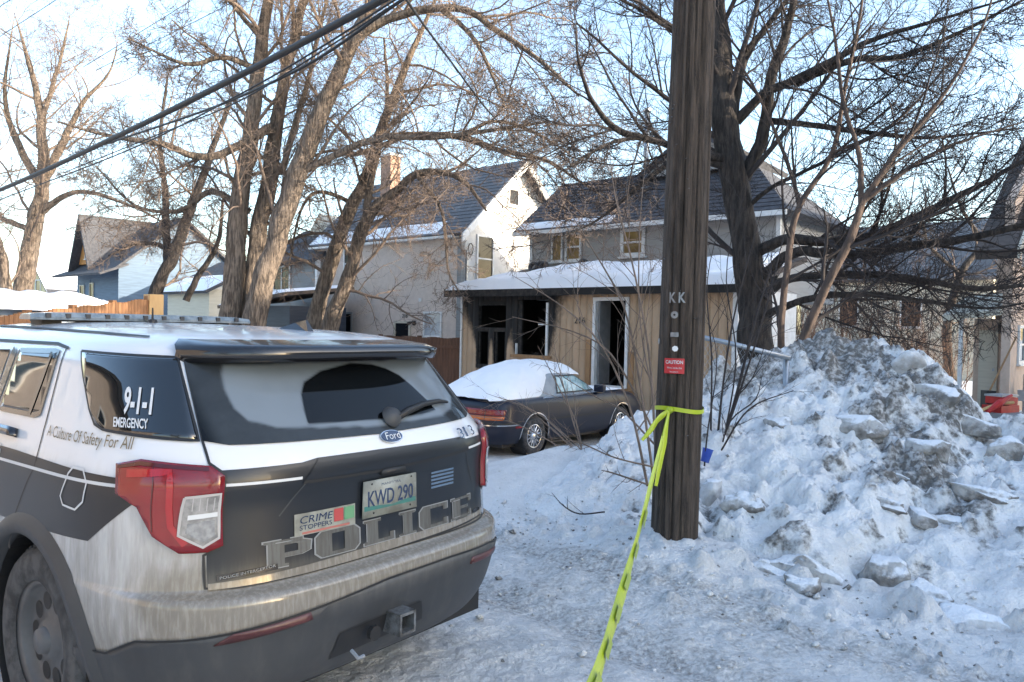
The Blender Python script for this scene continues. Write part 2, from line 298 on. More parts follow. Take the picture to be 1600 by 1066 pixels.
# ------------------------------------------------------------------ houses
MT['tan'] = mat('tan_board_paint', (.49, .345, .225), .75, (.41, .285, .18), 3, (1, 1, .35), bump=.25, bscale=30, attr='soot', acol=(.010, .009, .009), alo=.12, ahi=.80, anoise=.30)
MT['char'] = mat('charred_wood', (.012, .011, .010), .9, (.035, .030, .027), 9, bump=.9, bscale=14, dist=.03)
MT['char_part'] = mat('scorched_fascia', (.012, .011, .010), .85, (.17, .12, .08), 1.6, (.5, 1, 1), lo=.60, hi=.72, bump=.5)
MT['fascia'] = mat('weathered_fascia', (.13, .095, .07), .8, (.03, .025, .022), 1.7, lo=.45, hi=.62)
MT['shingle'] = mat('grey_shingles', (.085, .088, .10), .9, (.04, .042, .05), 7, (1, 1, 1), bump=.8, bscale=18, dist=.02, fine=.4)
MT['shingle_frost'] = mat('frosted_grey_shingles', (.12, .124, .135), .9, (.30, .31, .33), 2.2, bump=.8, bscale=18, dist=.02, fine=.3, lo=.5, hi=.72)
MT['shingle_brown'] = mat('brown_roll_roofing', (.085, .066, .056), .9, (.06, .048, .042), 5, bump=.5, bscale=20)
MT['siding'] = mat('grey_clapboard', (.37, .36, .345), .7, (.33, .32, .30), 3, (.5, .5, 5))
MT['stucco'] = mat('beige_stucco', (.78, .66, .57), .95, (.66, .55, .47), 5, bump=1., bscale=60, dist=.03, fine=.35)
MT['white_stucco'] = mat('white_wall', (.68, .67, .64), .9, (.60, .59, .57), 4, bump=.7, bscale=50, dist=.02)
MT['fence_brown'] = mat('brown_fence_stain', (.14, .065, .036), .8, (.095, .043, .024), 4, (3, 3, .5), bump=.5)
MT['fence_orange'] = mat('cedar_fence', (.30, .15, .07), .8, (.23, .11, .05), 4, (3, 3, .5), bump=.4)
MT['cedar_new'] = mat('fresh_cedar', (.60, .38, .17), .75, (.52, .31, .13), 4, (3, 3, .5))
MT['navy'] = mat('navy_clapboard', (.018, .026, .042), .6, (.03, .04, .058), 3, (.4, .4, 6))
MT['blue_siding'] = mat('slate_blue_siding', (.085, .14, .21), .7, (.06, .10, .155), 3, (.4, .4, 6))
MT['grey_siding'] = mat('grey_siding', (.24, .25, .25), .75, (.20, .205, .205), 3, (.4, .4, 6))
MT['orange_wood'] = mat('orange_dormer_boards', (.50, .23, .06), .75, (.40, .18, .05), 4)
MT['yellow'] = mat('yellow_siding', (.58, .50, .28), .8, (.52, .44, .25), 3, (.4, .4, 6))
MT['cream'] = mat('cream_siding', (.56, .52, .42), .8, (.50, .46, .37), 3, (.4, .4, 6))
MT['beige_wall'] = mat('beige_lap_wall', (.58, .44, .345), .9, (.49, .37, .29), 4, bump=.5, bscale=40)
MT['brick'] = mat('chimney_brick', (.40, .25, .18), .9, (.30, .19, .14), 9, bump=.8, bscale=22)
MT['pane'] = mat('window_pane', (.012, .014, .017), .06, spec=.18)
MT['pane_bright'] = mat('window_with_blind', (.40, .43, .46), .08, (.30, .34, .38), 2)
MT['pane_amber'] = mat('window_showing_warm_room', (.32, .22, .08), .08, (.16, .11, .05), 2)
MT['red'] = mat('red_plastic', (.52, .02, .018), .4, (.40, .015, .014), 5)
MT['wood'] = mat('bare_lumber', (.36, .21, .10), .8, (.28, .16, .08), 5, (3, 3, .6))
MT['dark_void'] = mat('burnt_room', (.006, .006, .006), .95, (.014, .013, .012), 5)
MT['tile_int'] = mat('grey_panel', (.24, .24, .245), .8, (.18, .18, .185), 3)
def house(name, xy, z, label, cat='house', group=None, rz=GA): return empty(name, (xy[0], xy[1], z), rz, label, cat, group)
def fbox(mb, axis, c, sgn, a0, a1, z0, z1, d0, d1):
    """box lying on the wall plane axis = c, reaching from d0 to d1 outwards"""
    lo, hi = sorted((c+sgn*d0, c+sgn*d1))
    return mb.box(a0, a1, lo, hi, z0, z1) if axis == 'y' else mb.box(lo, hi, a0, a1, z0, z1)
def window(par, a0, a1, z0, z1, c, axis='y', sgn=-1, fw=.06, m='white_trim', pane='pane', mull=None, mid=False, sill=True):
    f = MB()
    for q in ((a0, a1, z0, z0+fw), (a0, a1, z1-fw, z1), (a0, a0+fw, z0+fw, z1-fw), (a1-fw, a1, z0+fw, z1-fw)): fbox(f, axis, c, sgn, *q, .002, .05)
    fr = f.build('window', MT[m], par)
    b = MB(); fbox(b, axis, c, sgn, a0+fw, a1-fw, z0+fw, z1-fw, .003, .015); b.build('pane', MT[pane], fr)
    if mull: b = MB(); fbox(b, axis, c, sgn, mull-.025, mull+.025, z0+fw, z1-fw, .016, .04); b.build('mullion', MT[m], fr)
    if mid: b = MB(); q = (z0+z1)/2; fbox(b, axis, c, sgn, a0+fw, a1-fw, q-.025, q+.025, .016, .042); b.build('meeting_rail', MT[m], fr)
    if sill: b = MB(); fbox(b, axis, c, sgn, a0-.05, a1+.05, z0-.05, z0-.002, .002, .09); b.build('sill', MT[m], fr)
    return fr
def slab(name, quad, th, m, par):
    """roof slab: quad of four points (counter-clockwise from above), thickness downwards along its normal"""
    q = [Vector(p) for p in quad]; n = (q[1]-q[0]).cross(q[3]-q[0]).normalized(); n = n if n.z > 0 else -n
    return MB().add(q+[p-n*th for p in q], [(0, 1, 2, 3), (7, 6, 5, 4), (0, 4, 5, 1), (1, 5, 6, 2), (2, 6, 7, 3), (3, 7, 4, 0)]).build(name, m, par)
def courses(par, quad, n, name='shingle_course', m=None):
    """rows of shingles lying on a roof quad (p0 p1 at the eave, p3 p2 at the ridge)"""
    p0, p1, p2, p3 = [Vector(p) for p in quad]; nn = (p1-p0).cross(p3-p0).normalized(); nn = nn if nn.z > 0 else -nn
    for k in range(n):
        t0, t1 = k/n, (k+1.25)/n; t1 = min(t1, 1)
        a, b, c, d = p0.lerp(p3, t0), p1.lerp(p2, t0), p1.lerp(p2, t1), p0.lerp(p3, t1)
        MB().add([a+nn*.004, b+nn*.004, c+nn*.004, d+nn*.004, a+nn*.026, b+nn*.026, c+nn*.006, d+nn*.006], [(0, 3, 2, 1), (4, 5, 6, 7), (0, 1, 5, 4), (1, 2, 6, 5), (2, 3, 7, 6), (3, 0, 4, 7)]).build(name, m, par)
def clap(par, x0, x1, z0, z1, y, m, holes=(), pitch=.115, axis='y', sgn=-1):
    """lap boards one by one, broken where a window sits"""
    k = int(round((z1-z0)/pitch)); pitch = (z1-z0)/k
    for i in range(k):
        za, zb = z0+i*pitch, z0+(i+1)*pitch; segs = [(x0, x1)]
        for h0, h1, g0, g1 in holes:
            if zb > g0+.01 and za < g1-.01:
                nx = []
                for s0, s1 in segs:
                    if h1 <= s0 or h0 >= s1: nx.append((s0, s1)); continue
                    if h0 > s0: nx.append((s0, h0))
                    if h1 < s1: nx.append((h1, s1))
                segs = nx
        for s0, s1 in segs:
            mb = MB(); o1, o2 = y+sgn*.022, y+sgn*.006
            if axis == 'y': vs = [(s0, y, za), (s1, y, za), (s1, o1, za), (s0, o1, za), (s0, y, zb), (s1, y, zb), (s1, o2, zb), (s0, o2, zb)]
            else: vs = [(y, s0, za), (y, s1, za), (o1, s1, za), (o1, s0, za), (y, s0, zb), (y, s1, zb), (o2, s1, zb), (o2, s0, zb)]
            mb.add(vs, [(0, 1, 2, 3), (4, 5, 6, 7), (0, 1, 5, 4), (1, 2, 6, 5), (2, 3, 7, 6), (3, 0, 4, 7)]).build('clapboard', m, par)
def snow_sheet(name, par, x0, x1, y0, y1, zf, th, seed, nx=70, ny=30, m='snow_roof', mask=None):
    """snow lying on a sloping roof; zf(x, y) is the roof"""
    x = np.linspace(x0, x1, nx); y = np.linspace(y0, y1, ny); X, Y = np.meshgrid(x, y, indexing='ij')
    e = np.minimum(np.minimum((X-x0), (x1-X))/.12, np.minimum(Y-y0, y1-Y)/.10); e = np.clip(e, 0, 1)**.5
    t = th*(1+.35*fbm(X*1.2, Y*1.2, seed, 3)+.1*fbm(X*5, Y*5, seed+3, 2))*e
    if mask is not None: t = t*mask(X, Y)-.03*(mask(X, Y) < .05)
    return npmesh(name, np.stack([X, Y, zf(X, Y)+t-.004], -1), grid_quads(nx, ny), MT[m], par)
def digits(txt, loc, size, m, par, rx=math.pi/2, rz=0, name='house_number', shear=0, extrude=.004, scale=(1, 1, 1)):
    c = bpy.data.curves.new(name, 'FONT'); c.body = txt; c.size = size; c.extrude = extrude; c.shear = shear; c.align_x = 'CENTER'; c.align_y = 'CENTER'
    o = bpy.data.objects.new(name, c); COL.objects.link(o); dg = bpy.context.evaluated_depsgraph_get(); me = bpy.data.meshes.new_from_object(o.evaluated_get(dg)); bpy.data.objects.remove(o); bpy.data.curves.remove(c)
    q = link(name, me, m, par); q.location = loc; q.rotation_euler = (rx, 0, rz); q.scale = scale; return q
# --- the burnt house ------------------------------------------------
bh = house('burnt_house', (-1.36, 21.2), -.36, 'tan boarded house with burnt out windows and snow on its low front roof')
Z = .36      # local z of the lane level
def soot(x, z):
    s = 0*x
    for x0, x1, z0, z1, up in ((.6, 1.62, 1.60, 2.3, .70), (2.0, 3.0, 1.2, 2.45, .45), (.6, .98, .6, 1.7, .07), (1.22, 1.6, .6, 1.7, .07)):
        dx = np.maximum(np.maximum(x0-x, x-x1), 0); dz = np.maximum(np.maximum(z0-z, z-z1), 0)
        rad = up*(.35+.9*np.clip((z-z0)/(z1-z0), 0, 1.6)); s = np.maximum(s, 1.15-np.hypot(dx, dz*.7)/np.maximum(rad, .03)*.8)
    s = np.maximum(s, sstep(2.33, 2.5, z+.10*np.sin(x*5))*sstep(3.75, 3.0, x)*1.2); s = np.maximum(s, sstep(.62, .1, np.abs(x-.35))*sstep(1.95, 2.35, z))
    return np.clip(s, 0, 1.2)
HOLES = [(.6, 1.0, .7, 2.28), (1.0, 1.2, 1.68, 2.28), (1.2, 1.6, .7, 2.28), (2.0, 3.0, 1.02, 2.42), (4.4, 5.4, .36, 2.46)]
for k in range(40):
    x0, x1 = k*.2, k*.2+.2; spans = [(-.3, 2.66)]
    for h0, h1, g0, g1 in HOLES:
        if h0-.01 <= x0 and x1 <= h1+.01: spans = [(s, e) for a, b in spans for s, e in ((a, min(b, g0)), (max(a, g1), b)) if e-s > .02]
    for s, e in spans:
        n = max(3, int((e-s)/.07)); zz = np.linspace(s, e, n); xx = np.array([x0+.004, x0+.01, x0+.1, x1-.006, x1-.002]); dep = np.array([.02, 0, 0, 0, .02])
        X, Zz = np.meshgrid(xx, zz, indexing='ij'); D = np.broadcast_to(dep[:, None], X.shape)-.03+.003*math.sin(k*2.3)
        npmesh('board', np.stack([X, D, Zz+Z], -1), grid_quads(5, n), MT['tan'], bh, False, {'soot': soot(X, Zz)})
wl = MB()   # studs and sheathing behind the boards, left open at the windows and the door
for q in ((0, .6, -.3, 2.66), (1.6, 2.0, -.3, 2.66), (3.0, 4.4, -.3, 2.66), (5.4, 8., -.3, 2.66), (.6, 1.6, 2.28, 2.66), (2., 3., 2.42, 2.66), (2., 3., -.3, 1.02), (4.4, 5.4, 2.46, 2.66), (.6, 1.6, -.3, .7), (4.4, 5.4, -.3, .36), (1.02, 1.18, .7, 1.66)):
    wl.box(q[0], q[1], -.008, .10, q[2]+Z, q[3]+Z)
wl.build('front_wall', MT['char'], bh)
B('left_wall', -.02, .10, .101, 3.2, .0, 3.0, MT['tan'], bh)
B('right_wall', 7.9, 8.0, .101, 3.2, .0, 3.0, MT['white_trim'], bh); B('corner_board', 7.93, 8.05, -.06, .1, 0, 2.66+Z, MT['white_trim'], bh)
B('corner_board', -.05, -.001, -.06, .1, 0, 2.55+Z, MT['white_trim'], bh)
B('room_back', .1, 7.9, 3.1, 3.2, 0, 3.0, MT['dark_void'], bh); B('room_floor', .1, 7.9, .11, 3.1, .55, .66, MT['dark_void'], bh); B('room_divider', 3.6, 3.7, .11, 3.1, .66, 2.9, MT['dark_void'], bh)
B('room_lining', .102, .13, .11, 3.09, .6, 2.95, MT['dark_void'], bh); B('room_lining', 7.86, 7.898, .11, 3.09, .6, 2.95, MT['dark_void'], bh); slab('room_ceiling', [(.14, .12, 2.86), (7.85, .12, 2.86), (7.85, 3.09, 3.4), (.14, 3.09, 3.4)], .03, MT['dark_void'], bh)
B('charred_transom', .6, 1.6, -.03, .06, 1.58+Z, 1.69+Z, MT['char'], bh); B('charred_lintel', .75, 1.55, -.05, -.012, 2.30+Z, 2.40+Z, MT['char_part'], bh)
for x in (.62, .95, 1.23, 1.56): B('charred_stud', x, x+.035, 0, .06, .7+Z, 1.58+Z, MT['char'], bh)
B('charred_stud', 2.02, 2.14, -.01, .06, 1.02+Z, 2.4+Z, MT['char'], bh)
f = B('burnt_window_frame', 2.98, 3.04, -.07, .04, 1.02+Z, 2.34+Z, MT['white_trim'], bh); B('sill', 1.86, 3.16, -.12, .0, .94+Z, 1.01+Z, MT['wood'], f); B('jamb', 1.985, 2.02, -.065, .0, 1.02+Z, 1.3+Z, MT['white_trim'], f); B('loose_rail', 2.7, 2.97, -.02, .01, 1.78+Z, 1.81+Z, MT['white_trim'], f)
rb = random.Random(3)
for k in range(9): x = 2.1+k*.09; MB().add([(x+rb.uniform(-.07, .07), -.08+rb.uniform(-.02, .1), 1.02+Z+rb.uniform(0, .08)) for _ in range(4)], [(0, 1, 2), (0, 2, 3), (0, 3, 1), (1, 3, 2)]).build('rubble', MT['char_part'], bh)
d = MB(); [d.box(*q) for q in ((4.40, 4.48, -.07, .05, .36+Z, 2.46+Z), (5.32, 5.40, -.07, .05, .36+Z, 2.46+Z), (4.48, 5.32, -.07, .05, 2.38+Z, 2.46+Z), (4.48, 5.32, -.06, .05, .36+Z, .40+Z))]
d = d.build('door_frame', MT['white_trim'], bh); B('jamb', 4.481, 4.53, .051, .5, .4+Z, 2.38+Z, MT['tile_int'], d)
for q in ((4.22, 4.36, .3, 1.45), (5.42, 5.56, .2, 1.2)): B('bare_stud', q[0], q[1], -.075, -.04, q[2]+Z, q[3]+Z, MT['wood'], bh)
B('door_step', 4.3, 5.6, -.5, -.06, .16+Z, .33+Z, MT['wood'], bh); B('door_step', 4.3, 5.6, -.8, -.5, -.05+Z, .12+Z, MT['wood'], bh)
for q in ((4.62, .5), (4.9, .65), (5.1, .45), (5.2, .9)): MB().tube([(q[0], .3, .3+Z), (q[0]+.1, .4, q[1]+Z), (q[0]+.35, .45, q[1]+.25+Z)], .04, 6).build('fallen_lath', MT['char_part'], bh)
digits('216', (4.02, -.06, 1.90+Z), .22, MT['black'], bh)
RS = (3.50-2.70)/3.35
roofz = lambda x, y: 2.70+Z+(y+.35)*RS
slab('porch_roof', [(-.35, -.35, roofz(0, -.35)), (8.3, -.35, roofz(0, -.35)), (8.3, 3.0, roofz(0, 3.)), (-.35, 3.0, roofz(0, 3.))], .12, MT['shingle_brown'], bh)
fm = B('fascia', -.37, 3.9, -.40, -.352, 2.50+Z, 2.71+Z, MT['char'], bh); B('fascia', 3.9, 8.32, -.40, -.352, 2.52+Z, 2.70+Z, MT['char_part'], bh)
B('soffit', -.3, 8.2, -.34, -.035, 2.53+Z, 2.56+Z, MT['char_part'], bh)
snow_sheet('roof_snow', bh, -.30, 8.25, -.42, 2.75, lambda X, Y: roofz(X, Y), .27, 5, 170, 60, mask=lambda X, Y: sstep(0, .5, (2.3-.75*np.clip(1-X/2.6, 0, 1)*2.2+.22*fbm(X*1.1, X*0, 8, 3)-Y))*sstep(-.2, 1.7, X+.5*(1-Y)+.2)+0)
B('upper_wall', -.15, 7.6, 3.0, 7.0, 2.9, 4.62+Z, MT['siding'], bh)
W1 = (.62, 1.86, 3.66, 4.50); W2 = (3.12, 3.95, 3.70, 4.50)
clap(bh, -.1, 7.55, 3.46+Z, 4.56+Z, 2.998, MT['siding'], [(W1[0], W1[1], W1[2]+Z, W1[3]+Z), (W2[0], W2[1], W2[2]+Z, W2[3]+Z)])
for x in (-.16, 7.55): B('corner_board', x, x+.1, 2.955, 3.05, 3.4+Z, 4.6+Z, MT['white_trim'], bh)
window(bh, .70, 1.12, 3.68+Z, 4.50+Z, 2.975, fw=.05, pane='pane_amber'); window(bh, 1.22, 1.80, 3.68+Z, 4.50+Z, 2.975, fw=.06, pane='pane_amber', mid=True)
window(bh, 3.14, 3.93, 3.72+Z, 4.50+Z, 2.975, fw=.10, pane='pane_amber', mid=True)
EV = 4.60+Z; RD = 6.42+Z
slab('eave_roof', [(-.5, 2.62, EV-.02), (7.95, 2.62, EV-.02), (6.0, 5.0, RD), (-.5, 5.0, RD)], .12, MT['shingle'], bh); courses(bh, [(-.52, 2.60, EV), (7.97, 2.60, EV), (6.0, 5.0, RD+.005), (-.52, 5.0, RD+.005)], 15, m=MT['shingle'])
slab('back_roof', [(-.5, 5.0, RD-.002), (6.0, 5.0, RD-.002), (7.95, 7.4, EV), (-.5, 7.4, EV)], .12, MT['shingle'], bh); MB().add([(7.96, 2.6, EV), (7.96, 7.4, EV), (6.0, 5.0, RD), (7.8, 2.6, EV-.12), (7.8, 7.4, EV-.12), (5.9, 5.0, RD-.14)], [(0, 1, 2), (5, 4, 3), (0, 3, 4, 1), (1, 4, 5, 2), (2, 5, 3, 0)]).build('hip_roof', MT['shingle'], bh)
MB().prism([(3.0, EV-.1), (7.0, EV-.1), (5.0, RD-.14)], -.14, -.04, 'x').build('gable_wall', MT['siding'], bh);
B('eave_gutter', -.5, 7.95, 2.52, 2.60, EV-.13, EV-.01, MT['white_trim'], bh)
snow_sheet('eave_snow', bh, -.48, 3.0, 2.64, 2.95, lambda X, Y: EV+(Y-2.6)*.76+.02, .07, 9, 60, 10)
PKX, PKZ = 4.6, 7.35+Z
for s_ in (-1, 1):
    q = [(PKX+s_*1.8, 4.2, 6.2+Z), (PKX, 4.2, PKZ), (PKX, 6.5, PKZ), (PKX+s_*1.8, 6.5, 6.2+Z)]
    slab('cross_roof', q, .12, MT['shingle'], bh); courses(bh, [q[0], q[3], q[2], q[1]], 14, m=MT['shingle'])
MB().prism([(PKX-1.65, 6.15+Z), (PKX+1.65, 6.15+Z), (PKX, PKZ-.13)], 4.35, 4.5).build('cross_gable', MT['siding'], bh)
fl = MB().tube([(3.06, 4.3, 5.7+Z), (3.06, 4.3, 8.05+Z)], .075, 12).build('flue_pipe', MT['steel'], bh, True); MB().ring([(0.0, .12), (.13, .06), (.13, 0), (.0, 0)], (3.06, 4.3, 8.06+Z), (0, 0, 1), 14).build('flue_cap', MT['steel'], fl); B('flashing', 2.85, 3.27, 4.1, 4.45, 5.70+Z, 5.86+Z, MT['steel'], fl)
for i, (x, y, t) in enumerate(((.52, 2.35, .1), (.74, 2.42, .5), (.95, 2.3, -.2), (2.25, 2.45, .9))):
    o = MB().ring([(.09, -.05), (.15, -.06), (.165, -.03), (.165, .03), (.15, .06), (.09, .05), (.09, -.05)], (0, 0, 0), (0, 0, 1), 22).build('old_tyre', MT['rubber'], None, True)
    o.parent = None; o.matrix_world = bh.matrix_basis if False else Matrix.Translation((-1.36+x*.75+y*.66, 21.2-x*.66+y*.75, float(roofz(0, y))-.36+.15))@Matrix.Rotation(GA, 4, 'Z')@Matrix.Rotation(1.15, 4, 'X')@Matrix.Rotation(t*.4, 4, 'Y')
    tag(o, ['small worn tyre on the low roof, leftmost under the upper window', 'small worn tyre second from left on the low roof', 'small worn tyre third from left on the low roof', 'lone small tyre on the low roof between the upper windows'][i], 'tyre', 'old tyres on the low roof')
# --- stucco house 218 -----------------------------------------------
sh = house('stucco_house', (-1.82, 26.), -.36, 'two storey beige stucco house numbered 218 with white gable')
B('side_wall', -8.3, -.03, 0, .2, 0, 5.02+Z, MT['stucco'], sh); B('gable_side', -.028, 0, 0, 5.9, 0, 5.0+Z, MT['white_stucco'], sh)
MB().prism([(0, 5.0+Z), (5.9, 5.0+Z), (2.95, 7.68+Z)], -.20, .0, 'x').build('gable', MT['white_stucco'], sh)
B('corner_trim', -.10, .10, -.03, .12, 0, 5.0+Z, MT['grey_siding'], sh)
B('far_wall', -8.3, -8.1, .21, 5.9, 0, 5.02+Z, MT['stucco'], sh); B('back_wall', -8.1, -.03, 5.7, 5.9, 0, 5.0+Z, MT['stucco'], sh)
for y0, z0, y1, z1 in ((-.32, 4.80, 2.95, 7.80), (6.22, 4.80, 2.95, 7.80)):
    q = [(-8.6, y0, z0+Z), (.38, y0, z0+Z), (.38, y1, z1+Z), (-8.6, y1, z1+Z)]
    slab('roof_slope', q, .10, MT['shingle'], sh); courses(sh, q, 20, m=MT['shingle_frost'])
    n = Vector((0, z1-z0, -(y1-y0))).normalized()
    MB().add([(.381, y0, z0+Z-.02), (.44, y0, z0+Z-.02), (.44, y1, z1+Z-.02), (.381, y1, z1+Z-.02), (.381, y0, z0+Z-.30), (.44, y0, z0+Z-.30), (.44, y1, z1+Z-.30), (.381, y1, z1+Z-.30)], [(0, 1, 2, 3), (7, 6, 5, 4), (0, 4, 5, 1), (1, 5, 6, 2), (2, 6, 7, 3), (3, 7, 4, 0)]).build('rake_board', MT['white_trim'], sh)
zr = lambda X, Y: 4.80+Z+(Y+.32)*.917+.03
snow_sheet('roof_snow', sh, -8.5, -.9, -.25, .25, zr, .04, 31, 90, 14, mask=lambda X, Y: sstep(-.2, .25, fbm(X*.8, Y*3, 14, 3)+.35-(Y-.1)*1.1))
snow_sheet('roof_snow', sh, -6.3, -4.2, .6, 1.7, zr, .05, 33, 40, 20, mask=lambda X, Y: sstep(-.1, .3, fbm(X*1.1, Y*2, 15, 3)))
B('eave_trim', -8.55, .0, -.30, -.05, 4.70+Z, 4.80+Z, MT['white_trim'], sh)
ch = B('chimney', -5.55, -4.95, 1.0, 1.5, 5.6+Z, 8.3+Z, MT['brick'], sh); B('chimney_cap', -5.62, -4.88, .93, 1.57, 8.3+Z, 8.4+Z, MT['white_trim'], ch)
window(sh, -7.20, -5.85, 1.34+Z, 2.16+Z, 0, fw=.07, m='grey_siding', mull=-6.5); window(sh, -3.34, -2.42, .9+Z, 1.86+Z, 0, fw=.09, m='cream'); window(sh, -1.74, -.80, 1.30+Z, 2.20+Z, 0, fw=.06, pane='pane_bright')
window(sh, -6.45, -5.75, 3.35+Z, 4.75+Z, 0, fw=.06, mid=True)
window(sh, .78, 1.65, 3.25+Z, 4.90+Z, 0, 'x', 1, fw=.07, mid=True); window(sh, 2.35, 2.95, 6.1+Z, 6.75+Z, 0, 'x', 1, fw=.07)
digits('218', (-2.75, -.02, 2.03+Z), .2, MT['black'], sh)
fl = MB().tube([(-2.2, -.01, 1.83+Z), (-2.2, -.12, 1.83+Z)], .045, 8).build('flood_light', MT['black'], sh)
for s_ in (-1, 1): MB().tube([(-2.2+s_*.03, -.12, 1.82+Z), (-2.2+s_*.16, -.2, 1.76+Z)], [.03, .075], 10).build('lamp_head', MT['black'], fl)
B('vent', -2.0, -1.88, -.04, -.002, 2.55+Z, 2.67+Z, MT['white_trim'], sh); B('meter_pipe', .02, .09, .25, .32, 1+Z, 4.3+Z, MT['steel'], sh)
for x in (.06,): MB().tube([(x, .45+.12*math.cos(q*.7), 4.35+.2*math.sin(q*.7)+Z) for q in range(10)], .018, 6).build('cable_coil', MT['wire'], sh)
# grey rear addition and dark lean-to left of 218
ad = house('grey_addition', (-7.9, 31.0), -.36, 'grey boarded rear addition with white framed windows left of the stucco house', 'house')
B('wall', -4.6, 0, 0, 3, 0, 4.3+Z, MT['grey_siding'], ad); clap(ad, -4.6, 0, 3.1+Z, 4.2+Z, 0, MT['grey_siding'], [(-3.2, -1.9, 3.05+Z, 4.1+Z)]); B('corner_board', -.08, .06, -.06, .1, 0, 4.3+Z, MT['white_trim'], ad); window(ad, -3.2, -1.9, 3.05+Z, 4.1+Z, -.02, mull=-2.55)
slab('roof', [(-4.9, -.4, 4.25+Z), (.2, -.4, 4.25+Z), (.2, 2.6, 6.0+Z), (-4.9, 2.6, 6.0+Z)], .15, MT['shingle'], ad)
MB().prism([(-4.2, 5.2+Z), (-1.6, 5.2+Z), (-2.9, 6.6+Z)], 2, 4).build('rear_gable', MT['cream'], ad)
nv = house('navy_shed', (-8.5, 27.6), -.36, 'dark navy clapboard lean-to shed with snow on its roof behind the trees', 'shed')
B('wall', -3.2, .9, 0, 2.4, 0, 2.3+Z, MT['navy'], nv); clap(nv, -3.2, .9, .1, 2.3+Z, 0, MT['navy'], [(-2.6, -1.5, 1.1+Z, 2.0+Z)]); window(nv, -2.6, -1.5, 1.1+Z, 2.0+Z, -.02, fw=.1)
slab('roof', [(-3.5, -.4, 2.3+Z), (1.1, -.4, 2.75+Z), (1.1, 2.6, 3.1+Z), (-3.5, 2.6, 2.65+Z)], .12, MT['fascia'], nv); snow_sheet('roof_snow', nv, -3.45, 1.05, -.38, 2.5, lambda X, Y: 2.3+Z+(X+3.5)*.098+(Y+.4)*.117, .12, 12, 40, 20)
# --- houses further left ----------------------------------------------
def gable_house(name, org, wx, wy, zw, zr, mw, mr, label, ridge='x', over=.4, z=-.36, gm=None, rz=GA, group=None):
    h = house(name, org, z, label, 'house', group, rz)
    B('wall', 0, wx, 0, wy, 0, zw, MT[mw], h)
    if ridge == 'x':
        for y0, y1 in ((-over, wy/2), (wy+over, wy/2)): slab('roof_slope', [(-over, y0, zw-.1), (wx+over, y0, zw-.1), (wx+over, y1, zr), (-over, y1, zr)], .14, MT[mr], h)
        for x in (0, wx-.1): MB().prism([(0.02, zw), (wy-.02, zw), (wy/2, zr-.2)], x+.005, x+.095, 'x').build('gable', MT[gm or mw], h)
    else:
        for x0, x1 in ((-over, wx/2), (wx+over, wx/2)): slab('roof_slope', [(x0, -over, zw-.1), (x1, -over, zr), (x1, wy+over, zr), (x0, wy+over, zw-.1)], .14, MT[mr], h)
        for y in (0, wy-.1): MB().prism([(0.02, zw), (wx-.02, zw), (wx/2, zr-.2)], y+.005, y+.095).build('gable', MT[gm or mw], h)
    return h
P = pt(262, 500, 40); g1 = gable_house('white_gabled_house', (P[0], P[1]), 4.4, 6, 3.6, 5.3, 'cream', 'shingle', 'pale clapboard house with white gable behind the leaning dark tree', 'x', gm='white_stucco')
clap(g1, 0, 4.4, .5, 3.6, 0, MT['cream'], pitch=.2); snow_sheet('roof_snow', g1, -.3, 4.7, -.4, 1.2, lambda X, Y: 3.5+(Y+.4)*.529, .08, 17, 40, 16)
P = pt(120, 520, 46); g2 = gable_house('blue_house', (P[0], P[1]), 6.0, 7, 4.1, 7.2, 'blue_siding', 'shingle', 'slate blue house with orange boarded dormer far behind the garage', 'x')
g2.location.z = .45; clap(g2, 0, 6.0, 1.5, 4.0, 0, MT['blue_siding'], [(.5, 1.2, 1.6, 3.3), (2.0, 2.6, 1.6, 3.4)], .22); window(g2, .5, 1.2, 1.7, 3.2, -.02, m='cream'); window(g2, 2.0, 2.6, 1.7, 3.3, -.02, m='cream')
MB().prism([(.5, 4.4), (3.0, 4.4), (1.75, 7.0)], -.1, .1).build('dormer_gable', MT['orange_wood'], g2); window(g2, 1.5, 2.1, 4.7, 5.5, -.1, m='white_trim')
for s_ in (-1, 1): slab('dormer_roof', [(1.75+s_*1.6, -.6, 3.95), (1.75, -.6, 7.25), (1.75, 3.6, 7.25), (1.75+s_*1.6, 3.6, 3.95)], .12, MT['shingle'], g2)
slab('porch_roof', [(-.6, -1.2, 3.7), (6.5, -1.2, 3.7), (6.5, .3, 4.3), (-.6, .3, 4.3)], .12, MT['shingle'], g2)
P = pt(40, 500, 58); g3 = gable_house('yellow_house', (P[0], P[1]), 5.5, 6, 3.9, 6.0, 'yellow', 'shingle', 'small sunlit yellow house far off at the left edge', 'y', gm='yellow'); window(g3, 2.2, 3.3, 3.7, 4.8, 0)
for s_ in (-1, 1): slab('roof_snow', [(2.75+s_*3.1, -.41, 3.83), (2.75, -.41, 6.04), (2.75, 5., 6.04), (2.75+s_*3.1, 5., 3.83)], .02, MT['snow_roof'], g3)
